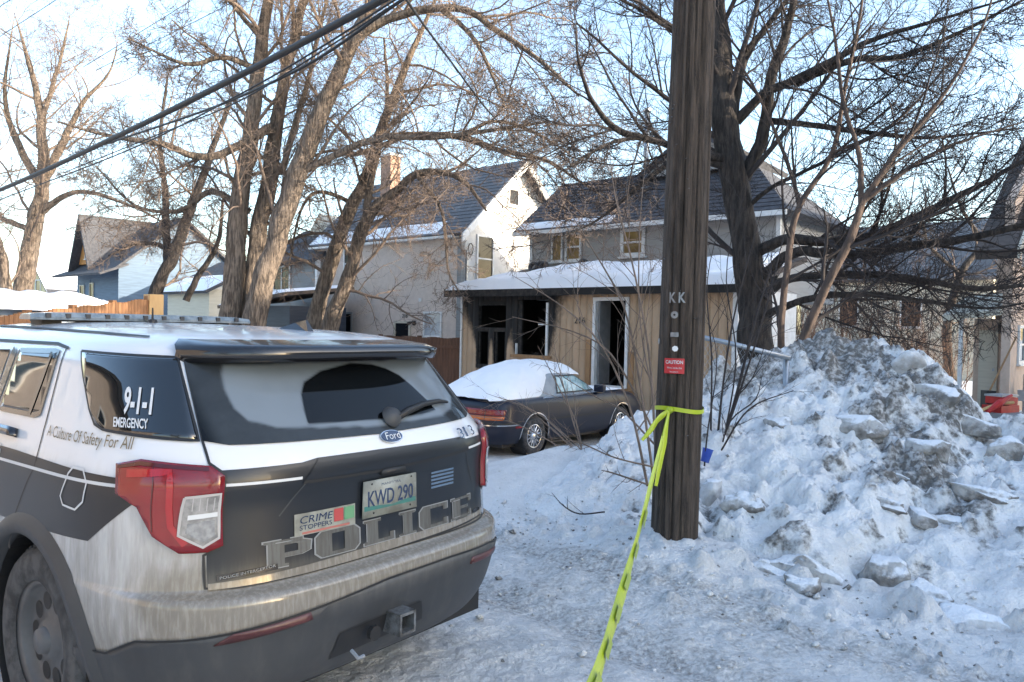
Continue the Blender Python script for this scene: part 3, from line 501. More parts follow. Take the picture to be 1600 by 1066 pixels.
# garage with a deep snow roof, cedar fence in front
P = pt(-310, 520, 19.5); gr = house('garage', (P[0], P[1]), -.1, 'low garage with thick smooth snow on its roof at the left edge', 'garage')
gr.location.z = -.45; B('wall', -2, 5.8, 0, 5, 0, 2.0, MT['navy'], gr); B('roof', -2.4, 6.2, -.4, 5.4, 2.0, 2.16, MT['white_trim'], gr); B('fascia', -2.42, 6.22, -.45, -.402, 1.93, 2.13, MT['fascia'], gr); window(gr, 2.6, 3.3, 1.2, 1.8, 0, fw=.08)
snow_sheet('roof_snow', gr, -2.5, 6.3, -.5, 5.4, lambda X, Y: 2.16+.16*(1-((Y-2.5)/3)**2)+0*X, .42, 21, 60, 40)
def fence(label, p0, p1, z0, z1, n, m, name='board_fence', posts=4, pm=None, rail=True, drop=0):
    p0 = np.array(p0); p1 = np.array(p1); L_ = np.linalg.norm(p1-p0); o = empty(name, (p0[0], p0[1], z0), math.atan2(p1[1]-p0[1], p1[0]-p0[0]), label, 'fence'); h = z1-z0
    wv = L_/n
    for k in range(n): dz = .015*math.sin(k*7.1)-drop*(1-(k+.5)/n); B('fence_board', k*wv+.004, (k+1)*wv-.004, -.012, .012, .03, h+dz, MT[m], o)
    for k in range(posts): x = k*(L_-.1)/(posts-1); B('post', x, x+.1, .013, .113, -.2, h+.04-drop*(1-k/(posts-1)), MT[pm or m], o)
    if rail:
        for z in (.3, h-.28-drop): B('rail', 0, L_, .014, .05, z, z+.09, MT[m], o)
        if not drop: B('rail', 0, L_, -.045, -.013, h-.30, h-.21, MT[m], o)
    return o
q0, q1 = pt(535, 528, 24.6), pt(722, 529, 21.4); fence('dark brown board fence between the stucco house and the burnt house', q0[:2], q1[:2], -.36, 1.37, 42, 'fence_brown')
q0, q1 = pt(-40, 500, 11.5), pt(238, 470, 15.2); fence('orange cedar fence just beyond the police car roof', q0[:2], q1[:2], -.1, 2.12, 46, 'fence_orange', posts=5, drop=.46)
q0 = pt(240, 470, 15.25); po = B('fence_post', -.14, .14, -.14, .14, 0, 2.30, MT['cedar_new'], None, .01); po.location = (q0[0], q0[1], -.1); po.rotation_euler = (0, 0, GA); tag(po, 'stout pale new cedar post ending the orange fence', 'post')
# --- right hand house ---------------------------------------------------
P = pt(1562, 600, 19.); rh = house('beige_house', (P[0], P[1]), -.2, 'beige house with steep roof and porch at the right edge')
B('wall', 0, .2, 0, 9, 0, 5.3, MT['beige_wall'], rh); B('rear_wall', -.5, -.001, 2.2, 2.4, 0, 4.6, MT['beige_wall'], rh)
MB().prism([(0, 5.3), (9, 5.3), (9, 9.4), (8.2, 9.4)], .0, .2, 'x').build('gable', MT['beige_wall'], rh)
q = [(-.45, -1.0, 4.0), (.42, -1.0, 4.0), (.42, 8.0, 9.6), (-.45, 8.0, 9.6)]
slab('roof_slope', q, .25, MT['shingle_brown'], rh); MB().add([(.42, -1, 4.02), (.48, -1, 4.02), (.48, 8, 9.62), (.42, 8, 9.62), (.42, -1, 3.78), (.48, -1, 3.78), (.48, 8, 9.4), (.42, 8, 9.4)], [(0, 1, 2, 3), (7, 6, 5, 4), (0, 4, 5, 1), (1, 5, 6, 2), (2, 6, 7, 3), (3, 7, 4, 0)]).build('rake_board', MT['cream'], rh)
window(rh, 1.0, 2.0, 1.25, 2.25, .2, 'x', 1, mid=True, fw=.08); window(rh, 2.9, 3.8, 1.6, 2.5, .2, 'x', 1, fw=.08); window(rh, 1.3, 2.4, 3.8, 4.7, .2, 'x', 1, fw=.08)
B('porch_wall', -.75, -.05, .9, 2.19, 0, 2.4, MT['beige_wall'], rh); dr = B('porch_door', -.62, -.2, .84, .898, .1, 2.1, MT['cream'], rh); B('door_knob', -.30, -.26, .80, .838, 1.05, 1.12, MT['steel'], dr); B('porch_post', -.95, -.86, .1, .19, 0, 2.4, MT['white_trim'], rh)
slab('porch_roof', [(-1.25, -.3, 2.45), (.0, -.3, 2.6), (0, 2.3, 3.2), (-1.25, 2.3, 3.05)], .14, MT['cream'], rh); B('porch_lamp', -.2, -.08, .74, .88, 2.05, 2.3, MT['black'], rh)
B('concrete_step', -.2, .9, -2.4, -1.4, 0, .22, MT['tile_int'], rh)
gm_ = MB().tube([(.45, .6, 0), (.45, .6, .7), (.45, .9, .75)], .05, 8).tube([(.4, .9, .3), (.4, .9, 1.0)], .04, 8).box(.3, .6, .5, .75, .35, .62).build('gas_meter', MT['steel'], rh)
# red plastic things by the porch
P = pt(1548, 628, 17.6); sl_ = empty('red_sled', (P[0], P[1], .02), .5, 'heap of red plastic sleds and a crate beside the beige house', 'sled')
MB().box(-.55, .45, -.3, .3, 0, .22).build('crate', MT['red'], sl_); MB().box(-.5, .4, -.25, .25, .22, .5, Matrix.Rotation(.12, 4, 'Y')).build('bin', MT['red'], sl_)
MB().tube([(-1.1, -.2, .05), (-.6, -.25, .3), (0, -.3, .55)], [.06, .12, .04], 8).build('runner', MT['red'], sl_); MB().tube([(-1.25, -.1, .1), (-.5, -.2, .3), (.1, -.3, .32)], .05, 6).build('yellow_handle', MT['cedar_new'], sl_)
B('lid', -.48, .42, -.28, .28, .5, .56, MT['steel'], sl_)
sl_.scale = (.72, .72, .72); sl_.location.x += .25
P = pt(1552, 600, 18.3); o = MB().tube([(0, 0, .4), (.55, -.1, 1.75)], .022, 8).build('shovel', MT['wood'], None); o.location = (P[0]-.1, P[1], .0); MB().box(-.12, .1, -.12, .12, .05, .45).build('blade', MT['black'], o); tag(o, 'snow shovel with wooden shaft leaning over the red sleds', 'shovel')
# --- houses behind the brush, right ---------------------------------------
P = pt(1250, 540, 42); g4 = gable_house('tan_house', (P[0], P[1]), 9, 8, 5.0, 8.2, 'cream', 'shingle_frost', 'tan two storey house behind the brush right of the elm', 'x', gm='cream'); window(g4, 2, 3, 2.5, 4, 0); window(g4, 5, 6, 2.5, 4, 0)
P = pt(1440, 560, 56); g5 = gable_house('grey_blue_house', (P[0], P[1]), 7, 8, 4.0, 6.6, 'blue_siding', 'shingle', 'grey blue house beyond the parked cars at far right', 'y', z=-.8); window(g5, 2.5, 3.6, 2.2, 3.6, 0); B('corner_board', -.1, .3, -.1, .1, 0, 4, MT['cream'], g5)
P = pt(1330, 540, 70); g6 = gable_house('brown_roofed_house', (P[0], P[1]), 14, 9, 5.5, 10.5, 'cream', 'shingle_brown', 'large brown roofed house far behind at right', 'x', z=-.5); window(g6, 3, 4.4, 3, 4.6, 0); window(g6, 8, 9.4, 3, 4.6, 0)
# out of view: house the car mirrors; two houses added to shade lane
n1 = house('offview_house', (-10.2, 1.7), 0, 'sunlit beige stucco house across the lane, mirrored in the car windows', 'house')
B('wall', -30, 6, -8, 0, 0, 6.8, MT['stucco'], n1)
for x in (-28, -24.5, -21, -17, -13, -9.5, -6, -2.5, 1.5): window(n1, x, x+1.3, 1.2, 2.6, 0, 'y', 1, fw=.09); window(n1, x+.2, x+1.4, 4.2, 5.6, 0, 'y', 1, fw=.09)
slab('roof_slope', [(-30.5, .5, 6.7), (6.5, .5, 6.7), (6.5, -4, 9.5), (-30.5, -4, 9.5)], .2, MT['shingle'], n1); slab('roof_slope', [(-30.5, -8.5, 6.7), (6.5, -8.5, 6.7), (6.5, -4, 9.5), (-30.5, -4, 9.5)], .2, MT['shingle'], n1)
n2 = gable_house('offview_house', (11.0, -7.5), 10, 9, 6.4, 9.8, 'grey_siding', 'shingle', 'tall grey unseen house added on the right to shade the lane', 'x', z=0, rz=math.radians(70)); n2.location = (20.5, -7.5, 0)  # unseen, added to keep sun off the lane, pole and police car
n3 = gable_house('offview_house', (16.0, 10.5), 11, 12, 6.8, 9.7, 'cream', 'shingle', 'cream unseen house added further right to shade the yards', 'y', z=0)  # unseen, added and sized to keep sun off the coupe and beige wall
# ------------------------------------------------------------------ bare trees
MT['bark_lit'] = mat('furrowed_grey_bark', (.27, .21, .16), .95, (.085, .066, .052), 19, (1, 1, .16), bump=1., bscale=23, dist=.09, lo=.36, hi=.62)
MT['bark_dark'] = mat('dark_elm_bark', (.062, .05, .043), .95, (.017, .014, .012), 17, (1, 1, .17), bump=1., bscale=19, dist=.08)
MT['twig'] = mat('maple_twigs', (.21, .155, .12), .9, (.12, .09, .07), 3)
MT['twig_dark'] = mat('elm_twigs', (.042, .033, .031), .9, (.025, .02, .019), 3)
MT['twig_red'] = mat('red_brown_twigs', (.15, .085, .055), .9, (.09, .055, .04), 3)
MT['bark_young'] = mat('young_brown_bark', (.10, .068, .052), .9, (.05, .036, .03), 16, (1, 1, .3), bump=.8, bscale=20, dist=.03)
def resample(P, n):
    P = np.asarray(P, float); 
    if len(P) > 2:   # catmull-rom
        Q = []; E_ = np.vstack([2*P[0]-P[1], P, 2*P[-1]-P[-2]])
        for i in range(1, len(E_)-2):
            for t in np.linspace(0, 1, 12, endpoint=False):
                a, b, c, d = E_[i-1], E_[i], E_[i+1], E_[i+2]; Q.append(.5*((2*b)+(-a+c)*t+(2*a-5*b+4*c-d)*t*t+(-a+3*b-3*c+d)*t**3))
        Q.append(P[-1]); P = np.array(Q)
    s = np.concatenate([[0], np.cumsum(np.linalg.norm(np.diff(P, axis=0), axis=1))]); t = np.linspace(0, s[-1], n)
    return np.stack([np.interp(t, s, P[:, k]) for k in range(P.shape[1])], 1)
def tubes(P, R_, sides):
    """P (m, n, 3), R_ (m, n) -> verts, quads of m tapering tubes"""
    m, n, _ = P.shape; T = np.gradient(P, axis=1); T /= np.linalg.norm(T, axis=2, keepdims=True)+1e-9
    ref = np.eye(3)[np.argmin(np.abs(T).max(1), axis=1)][:, None, :]; a = np.cross(T, np.broadcast_to(ref, T.shape)); a /= np.linalg.norm(a, axis=2, keepdims=True)+1e-9; b = np.cross(T, a)
    an = np.arange(sides)*2*math.pi/sides
    V = P[:, :, None]+R_[:, :, None, None]*(a[:, :, None]*np.cos(an)[None, None, :, None]+b[:, :, None]*np.sin(an)[None, None, :, None])
    i = np.arange(m)[:, None, None]*n*sides; j = np.arange(n-1)[None, :, None]*sides; k = np.arange(sides)[None, None, :]; k2 = (k+1) % sides
    Q = np.stack([i+j+k, i+j+k2, i+j+sides+k2, i+j+sides+k], -1).reshape(-1, 4)
    return V.reshape(-1, 3), Q
def sprout(P, R_, Ls, K, lo, ang, lfac, rfac, n, wig, trop, rg, minlen=.12, tip=.3, lmax=9., rmin=.0025):
    """K children on each of the branches P; returns the children the same way"""
    m, np_, _ = P.shape
    t = np.clip((np.arange(K)[None]+rg.uniform(0, 1, (m, K)))/K*(1-lo)+lo, 0, .995); x = t*(np_-1); i = np.floor(x).astype(int); f = (x-i)[..., None]; r = np.arange(m)[:, None]
    st = P[r, i]*(1-f)+P[r, i+1]*f; tg = P[r, i+1]-P[r, i]; tg /= np.linalg.norm(tg, axis=2, keepdims=True)+1e-9; rad = R_[r, i]*(1-f[..., 0])+R_[r, i+1]*f[..., 0]
    q = rg.normal(size=(m, K, 3)); q -= tg*(q*tg).sum(-1, keepdims=True); q /= np.linalg.norm(q, axis=2, keepdims=True)+1e-9
    an = np.radians(rg.uniform(ang[0], ang[1], (m, K, 1))); d = tg*np.cos(an)+q*np.sin(an)
    ln = np.minimum(Ls[:, None]*rg.uniform(lfac[0], lfac[1], (m, K))*(1-.45*t), lmax)
    rad = np.maximum(np.minimum(rad*rg.uniform(rfac[0], rfac[1], (m, K)), .006+ln*.0145), rmin)
    ok = (ln > minlen).ravel(); st = st.reshape(-1, 3)[ok]; d = d.reshape(-1, 3)[ok]; ln = ln.ravel()[ok]; rad = rad.ravel()[ok]; M_ = len(ln)
    C_ = np.zeros((M_, n, 3)); C_[:, 0] = st; step = (ln/(n-1))[:, None]; curl = rg.normal(0, wig*.5, (M_, 3))
    for k in range(1, n):
        d = d+rg.normal(0, wig, (M_, 3))+curl+np.array([0, 0, trop]); d /= np.linalg.norm(d, axis=1, keepdims=True)+1e-9
        C_[:, k] = C_[:, k-1]+d*step
    RR = rad[:, None]*np.linspace(1, tip, n)[None]
    return C_, RR, ln
def tree(name, label, stems, spec, bark, twig, seed, group=None, cat='tree', base=None, thin=.70):
    """stems: lists of (u, v, depth, radius) along trunks and big limbs; spec: growth of each later order"""
    rg = np.random.default_rng(seed); n0 = 22; A = []; RR = []
    for s_ in stems:
        W_ = [(*pt(u, v, d), r*(.75 if s_is_trunk(s_) else thin)) if len(q) == 0 else None for (u, v, d, r), q in ((p, ()) for p in s_)]; Q = resample(np.array(W_), n0); A.append(Q[:, :3]); RR.append(Q[:, 3])
    P = np.array(A); R_ = np.array(RR); P = P+rg.normal(0, 1, P.shape)*R_[..., None]*.10
    o = empty(name, tuple(P[0, 0]) if base is None else base, 0, label, cat, group); org = np.array(o.location)
    for k in range(len(P)):
        # a trunk with a furrowed, uneven surface
        Pk = resample(np.hstack([P[k], R_[k][:, None]]), 90); V, Q = tubes(Pk[None, :, :3], Pk[None, :, 3], 18); c = np.repeat(Pk[:, :3], 18, 0); rad = np.repeat(Pk[:, 3], 18); an = np.tile(np.arange(18), 90)
        h = np.repeat(np.cumsum(np.concatenate([[0], np.linalg.norm(np.diff(Pk[:, :3], axis=0), axis=1)])), 18)
        bump = .20*fbm(an*.9+k*9, h*1.6, seed+k, 4)+.12*fbm(np.where(an > 8, 18-an, an)*1.0, h*.5, seed+k+7, 2)
        npmesh('trunk' if s_is_trunk(stems[k]) else 'limb', c+(V-c)*(1+bump)[:, None]-org, Q, MT[bark], o)
    Ls = np.linalg.norm(np.diff(P, axis=1), axis=2).sum(1); V_, Q_ = [], []; nv_ = 0
    for lv, sp in enumerate(spec):
        P, R_, Ls = sprout(P, R_, Ls, rg=rg, **sp); v, q = tubes(P, R_, (6, 5, 3, 3, 3)[lv]); V_.append(v-org); Q_.append(q+nv_); nv_ += len(v)
    cr_ = npmesh('crown', np.concatenate(V_), np.concatenate(Q_), MT[twig], o, lv < 2); cr_['kind'] = 'stuff'
    return o
def s_is_trunk(s_): return s_[0][3] > .21 and s_[0][1] > 400
G = lambda K, lo, a, l, r, n, w_, t, **k: dict(K=K, lo=lo, ang=a, lfac=l, rfac=r, n=n, wig=w_, trop=t, **k)
MAPLE = [G(13, .25, (30, 70), (.28, .62), (.3, .5), 9, .15, .06, lmax=3.2), G(10, .12, (30, 75), (.35, .72), (.35, .55), 6, .2, .03, lmax=1.7, rmin=.007), G(8, .1, (30, 80), (.4, .75), (.4, .6), 5, .24, -.01, lmax=1.0, rmin=.0066), G(4, .1, (25, 70), (.45, .85), (.5, .8), 3, .25, .02, lmax=.6, rmin=.0054)]
T1 = tree('maple_tree', 'clump of three thick furrowed trunks lit from the right, behind the police car', [
 [(372, 620, 19, .44), (362, 500, 19, .36), (370, 380, 19, .31), (385, 250, 19.1, .27), (402, 120, 19.2, .22), (418, 0, 19.3, .17), (440, -160, 19.5, .07)],
 [(392, 620, 19.3, .40), (388, 500, 19.3, .33), (402, 380, 19.4, .29), (425, 250, 19.6, .25), (440, 150, 19.8, .2), (470, 20, 20, .15), (520, -150, 20.4, .06)],
 [(396, 620, 18.7, .45), (400, 500, 18.7, .37), (425, 400, 18.6, .33), (462, 280, 18.5, .30), (505, 170, 18.4, .26), (540, 90, 18.3, .22), (590, -20, 18.2, .16), (650, -180, 18, .07)],
 [(425, 200, 19.3, .17), (330, 245, 18.6, .12), (250, 225, 18.2, .10), (160, 210, 18, .06), (90, 190, 17.8, .03)],
 [(505, 175, 18.4, .17), (560, 60, 18.1, .15), (640, 20, 17.8, .13), (720, 15, 17.4, .11), (780, 50, 17.2, .09), (850, 100, 17, .06), (905, 150, 16.9, .03)],
 [(470, 270, 18.5, .12), (540, 235, 18.2, .11), (600, 215, 18, .10), (680, 215, 17.8, .08), (760, 205, 17.6, .06), (860, 190, 17.4, .03)],
 [(388, 330, 19, .13), (330, 300, 19.4, .10), (280, 330, 19.8, .08), (210, 320, 20.2, .05), (150, 260, 20.5, .03)],
 [(405, 110, 19.2, .12), (350, 90, 18.8, .09), (290, 100, 18.4, .06), (200, 60, 18, .03)],
 [(408, 60, 19.2, .10), (360, 0, 19, .07), (320, -90, 18.8, .03)],
 [(690, 15, 17.6, .09), (740, 60, 17.3, .07), (770, 120, 17.1, .05), (790, 170, 17, .025)],
 [(440, 270, 19.3, .11), (480, 130, 19.6, .09), (500, 40, 19.8, .07), (530, -60, 20, .04)]], MAPLE, 'bark_lit', 'twig', 11)
T2 = tree('leaning_tree', 'pair of slimmer trunks leaning right in front of the stucco wall', [
 [(482, 600, 22, .36), (490, 510, 22, .32), (515, 420, 21.8, .27), (548, 330, 21.6, .24), (582, 250, 21.4, .21), (600, 190, 21.2, .17), (640, 90, 21, .11), (680, 0, 20.8, .05)],
 [(505, 600, 21.6, .34), (515, 515, 21.6, .30), (545, 430, 21.3, .25), (575, 340, 21, .21), (612, 305, 20.8, .16), (660, 270, 20.5, .12), (720, 280, 20.2, .08), (760, 330, 20, .04)],
 [(572, 345, 21, .16), (578, 290, 21.1, .13), (590, 240, 21.2, .11), (605, 150, 21.3, .08), (600, 60, 21.4, .04)],
 [(590, 215, 21.3, .13), (650, 210, 20.6, .12), (720, 215, 20, .11), (780, 235, 19.5, .09), (850, 250, 19.1, .07), (900, 280, 18.8, .04), (960, 320, 18.5, .02)],
 [(650, 272, 20.5, .08), (690, 330, 20.2, .06), (700, 420, 20, .04), (720, 460, 19.9, .02)],
 [(560, 320, 21.6, .09), (500, 300, 21.2, .07), (470, 330, 21, .05), (450, 420, 20.8, .025)],
 [(720, 215, 20, .08), (770, 190, 19.6, .06), (830, 205, 19.2, .05), (890, 240, 19, .03)],
 [(640, 210, 20.8, .10), (560, 240, 21, .09), (520, 235, 21.2, .06), (470, 250, 21.4, .03)]], [dict(MAPLE[0], trop=-.02), dict(MAPLE[1], trop=-.03), dict(MAPLE[2], K=6, trop=-.04), dict(MAPLE[3], K=4)], 'bark_lit', 'twig', 23)
T3 = tree('far_left_tree', 'sunlit bare tree rising at the far left edge', [
 [(18, 520, 32, .55), (40, 430, 32, .48), (58, 330, 32, .40), (66, 290, 32, .34), (64, 180, 32, .22), (40, 80, 32, .10), (22, 20, 32, .02)],
 [(62, 300, 32, .26), (100, 220, 31.6, .2), (130, 160, 31.4, .12), (170, 115, 31.2, .06), (185, 60, 31.1, .015)], [(64, 290, 32, .24), (30, 230, 32.3, .2), (8, 160, 32.6, .13), (14, 80, 32.8, .06), (26, 10, 32.9, .015)],
 [(60, 335, 32, .2), (120, 300, 31.5, .14), (200, 320, 31, .08), (260, 350, 30.6, .04)], [(52, 360, 32, .18), (0, 340, 32.4, .14), (-60, 300, 33, .07)], [(-10, 540, 30, .36), (8, 440, 30, .30), (-20, 330, 30, .2), (-40, 200, 30, .03)], [(65, 190, 32, .15), (95, 90, 31.8, .09), (110, 20, 31.6, .012)]],
 [dict(MAPLE[0], lmax=4.5, K=10), dict(MAPLE[1], lmax=2.2), dict(MAPLE[2], lmax=1.2, K=6, rmin=.006), dict(MAPLE[3], lmax=.7, K=3, rmin=.005)], 'bark_lit', 'twig', 31)
T6 = tree('crooked_tree', 'dark crooked tree leaning right between the garage and the maples', [
 [(238, 560, 27, .34), (245, 455, 27, .30), (270, 400, 27, .26), (300, 320, 26.8, .2), (330, 240, 26.6, .14), (360, 160, 26.4, .07)], [(262, 410, 27, .2), (258, 300, 27.2, .15), (250, 220, 27.4, .1), (262, 120, 27.6, .05)],
 [(290, 470, 25, .16), (310, 430, 25, .13), (340, 380, 25, .1), (350, 300, 25, .05)], [(275, 390, 27, .14), (220, 380, 27.3, .1), (170, 400, 27.6, .05)]], [dict(MAPLE[0], K=8), MAPLE[1], dict(MAPLE[2], K=6), dict(MAPLE[3], K=3)], 'bark_dark', 'twig', 37)
ELM = [G(12, .2, (25, 60), (.3, .65), (.3, .5), 9, .08, .03, lmax=3.4), G(8, .12, (25, 60), (.4, .7), (.35, .55), 7, .10, .03, lmax=1.9, rmin=.006), G(8, .1, (25, 60), (.4, .75), (.4, .6), 4, .12, .03, lmax=1.1, rmin=.0048), G(4, .1, (25, 60), (.45, .85), (.5, .8), 3, .14, .03, lmax=.6, rmin=.0036)]
T4 = tree('elm_tree', 'big dark elm standing right of the pole with limbs sweeping to the right', [
 [(1192, 640, 13, .42), (1180, 520, 13, .37), (1172, 440, 13, .34), (1158, 330, 13, .32), (1140, 230, 13, .30), (1128, 120, 13, .25), (1122, 20, 13.1, .17), (1110, -120, 13.2, .08)],
 [(1162, 280, 13, .22), (1192, 210, 12.9, .2), (1205, 120, 12.8, .17), (1230, 50, 12.7, .14), (1250, -40, 12.6, .09), (1290, -150, 12.5, .04)],
 [(1145, 180, 13, .17), (1165, 90, 13.1, .13), (1215, 20, 13.2, .1), (1260, -40, 13.3, .06)],
 [(1150, 190, 13, .18), (1190, 150, 12.7, .15), (1240, 125, 12.3, .13), (1300, 95, 11.9, .11), (1370, 60, 11.5, .08), (1470, 30, 11, .05), (1600, -10, 10.5, .02)],
 [(1240, 130, 12.4, .12), (1330, 95, 11.8, .10), (1400, 90, 11.4, .08), (1480, 60, 11, .06), (1600, 0, 10.5, .03)],
 [(1205, 190, 12.9, .12), (1260, 195, 12.5, .10), (1340, 205, 12, .08), (1450, 215, 11.5, .05), (1600, 200, 11, .02)],
 [(1178, 400, 13, .20), (1225, 375, 12.5, .17), (1300, 378, 12, .15), (1370, 365, 11.6, .13), (1450, 330, 11.2, .11), (1530, 290, 10.8, .08), (1620, 240, 10.4, .05)],
 [(1180, 440, 13, .20), (1240, 395, 12.4, .17), (1330, 398, 11.8, .15), (1420, 385, 11.3, .13), (1500, 375, 10.9, .11), (1560, 362, 10.6, .09), (1640, 340, 10.3, .06)],
 [(1182, 470, 13, .16), (1240, 435, 12.3, .14), (1330, 430, 11.6, .12), (1420, 435, 11, .10), (1520, 450, 10.5, .07), (1620, 445, 10.1, .04)],
 [(1185, 500, 13, .14), (1250, 470, 12.2, .12), (1340, 460, 11.4, .10), (1440, 470, 10.8, .07), (1540, 482, 10.4, .04), (1620, 470, 10, .02)],
 [(1135, 250, 13, .15), (1040, 225, 12.2, .12), (970, 205, 11.6, .10), (930, 165, 11.3, .07), (905, 100, 11, .05), (900, 40, 10.9, .02)],
 [(1000, 215, 11.8, .07), (950, 225, 11.4, .05), (890, 260, 11, .03)],
 [(1135, 260, 13, .12), (1060, 250, 12.6, .1), (1000, 290, 12.2, .07), (940, 340, 11.9, .04), (880, 370, 11.6, .02)],
 [(1130, 90, 13, .12), (1040, 40, 12.6, .09), (1000, 15, 12.3, .06), (950, -10, 12, .03)],
 [(1160, 330, 13, .09), (1210, 290, 12.6, .07), (1290, 250, 12.2, .05), (1400, 160, 11.6, .03)]], ELM, 'bark_dark', 'twig_dark', 41, thin=.48)
SAP = [G(11, .12, (25, 55), (.3, .55), (.4, .6), 8, .09, .05, lmax=1.6), G(9, .1, (25, 60), (.35, .7), (.4, .6), 6, .12, .04, lmax=1.0, rmin=.0036), G(5, .1, (25, 60), (.4, .75), (.5, .7), 3, .14, .04, lmax=.6, rmin=.0026)]
T5 = tree('young_tree', 'slender red brown young tree forking above the crest of the snow pile', [
 [(1232, 600, 9.6, .085), (1250, 545, 9.6, .08), (1290, 450, 9.5, .072), (1330, 370, 9.4, .066), (1346, 320, 9.4, .06), (1400, 240, 9.3, .045), (1480, 140, 9.2, .032), (1540, 30, 9.1, .02), (1560, -60, 9, .012)],
 [(1346, 318, 9.4, .05), (1342, 240, 9.4, .04), (1318, 160, 9.5, .033), (1305, 60, 9.6, .025), (1285, -40, 9.6, .015)], [(1346, 318, 9.4, .045), (1410, 270, 9.2, .035), (1480, 230, 9, .025), (1600, 190, 8.8, .012)],
 [(1222, 610, 9.8, .07), (1220, 520, 9.8, .062), (1232, 400, 9.8, .056), (1250, 320, 9.8, .05), (1300, 240, 9.7, .042), (1320, 140, 9.7, .035), (1345, 20, 9.6, .025), (1350, -60, 9.6, .015)], [(1250, 318, 9.8, .04), (1225, 240, 9.9, .032), (1180, 140, 10, .024), (1130, 60, 10, .014)],
 [(1300, 240, 9.7, .03), (1400, 190, 9.4, .022), (1500, 80, 9.2, .012)]], SAP, 'bark_young', 'twig_dark', 47)
# thin whips in front of and beside the pole, and the bush by the parked car
def whips(name, label, stems, mt, seed, K=(6, 5), lm=(.7, .35), cat='shrub'):
    rg = np.random.default_rng(seed); P = np.array([resample(np.array([(*pt(u, v, d), r) for u, v, d, r in s_]), 14) for s_ in stems]); R_ = P[..., 3]; P = P[..., :3]
    o = empty(name, tuple(P[0, 0]), 0, label, cat); org = np.array(o.location)
    for k in range(len(P)): v, q = tubes(P[k:k+1], R_[k:k+1], 6); npmesh('stem', v-org, q, MT[mt], o)
    Ls = np.linalg.norm(np.diff(P, axis=1), axis=2).sum(1); V_, Q_ = [], []; nv_ = 0
    for lv in range(len(K)):
        P, R_, Ls = sprout(P, R_, Ls, K[lv], .2, (20, 55), (.25, .5), (.4, .6), 6, .10, .04, rg, minlen=.06, lmax=lm[lv], rmin=.0016); v, q = tubes(P, R_, 4); V_.append(v-org); Q_.append(q+nv_); nv_ += len(v)
    t = npmesh('twigs', np.concatenate(V_), np.concatenate(Q_), MT[mt], o); t['kind'] = 'stuff'
    return o
whips('bare_shrub', 'bare grey shrub whips arching up left of the wooden pole', [
 [(1012, 760, 6.4, .012), (985, 640, 6.5, .010), (940, 540, 6.6, .008), (880, 480, 6.7, .006), (800, 430, 6.8, .002)], [(1020, 740, 6.4, .012), (1000, 600, 6.6, .010), (975, 480, 6.7, .008), (920, 380, 6.8, .006), (870, 300, 7, .002)],
 [(1025, 720, 6.3, .012), (1015, 560, 6.5, .010), (990, 420, 6.6, .008), (960, 300, 6.7, .005), (950, 200, 6.8, .002)], [(1030, 690, 6.5, .010), (960, 560, 6.7, .008), (900, 520, 6.9, .006), (800, 495, 7, .002)],
 [(1022, 730, 6.4, .009), (960, 715, 6.2, .007), (900, 690, 6.1, .005), (860, 690, 6, .002)], [(1020, 760, 6.3, .009), (960, 740, 6.1, .007), (940, 735, 6, .003)], [(1025, 640, 6.6, .009), (1000, 500, 6.8, .007), (1000, 350, 7, .005), (1010, 240, 7.1, .002)],
 [(1028, 700, 6.5, .009), (970, 640, 6.7, .007), (930, 620, 6.8, .005), (850, 570, 7, .002)]], 'twig', 53, (7, 5), (.8, .4))
whips('bare_shrub', 'tangle of bare shoots between the pole and the snow pile', [
 [(1118, 720, 7, .012), (1130, 600, 7.1, .010), (1150, 480, 7.2, .008), (1190, 330, 7.4, .003)], [(1110, 700, 7, .010), (1112, 560, 7.2, .008), (1105, 440, 7.3, .005), (1130, 330, 7.4, .002)], [(1125, 700, 6.9, .012), (1160, 600, 7, .010), (1200, 470, 7.2, .007), (1240, 300, 7.4, .003)],
 [(1130, 690, 7, .016), (1150, 620, 7, .014), (1180, 500, 7.1, .012), (1205, 420, 7.2, .006)], [(1120, 730, 6.9, .009), (1140, 660, 6.8, .007), (1180, 625, 6.8, .006), (1190, 590, 6.9, .003)], [(1098, 760, 6.6, .008), (1105, 680, 6.6, .007), (1120, 560, 6.8, .004), (1100, 480, 7, .002)], [(1128, 705, 7, .009), (1150, 560, 7.3, .007), (1135, 420, 7.5, .005), (1170, 280, 7.6, .002)], [(1122, 712, 6.8, .009), (1170, 640, 6.7, .007), (1240, 610, 6.7, .003)]], 'twig_dark', 59, (6, 5), (.6, .35))
whips('bare_bush', 'low bare bush poking through the snow in front of the dark parked car', [
 [(912, 722, 8.3, .010), (880, 680, 8.5, .008), (830, 640, 8.7, .006), (760, 615, 9, .002)], [(912, 720, 8.3, .010), (900, 660, 8.4, .008), (870, 600, 8.5, .006), (840, 540, 8.6, .002)], [(910, 722, 8.3, .009), (860, 690, 8.4, .007), (800, 660, 8.6, .005), (740, 650, 8.8, .002)], [(914, 720, 8.2, .008), (890, 640, 8.3, .006), (870, 560, 8.4, .003)], [(914, 718, 8.2, .008), (850, 660, 8.5, .006), (800, 625, 8.7, .004), (750, 640, 8.9, .002)], [(915, 720, 8.2, .007), (905, 700, 8.2, .006), (850, 650, 8.3, .003)]], 'twig', 61, (6, 5), (.5, .3))
P = on_snow(905, 798); whips('twig_on_snow', 'fallen forked twig lying on clean snow left of the pole', [[(945, 800, 6.3, .007), (905, 803, 6.3, .006), (880, 790, 6.4, .005), (862, 770, 6.5, .002)]], 'twig_dark', 63, (4, 2), (.25, .12), 'twig')
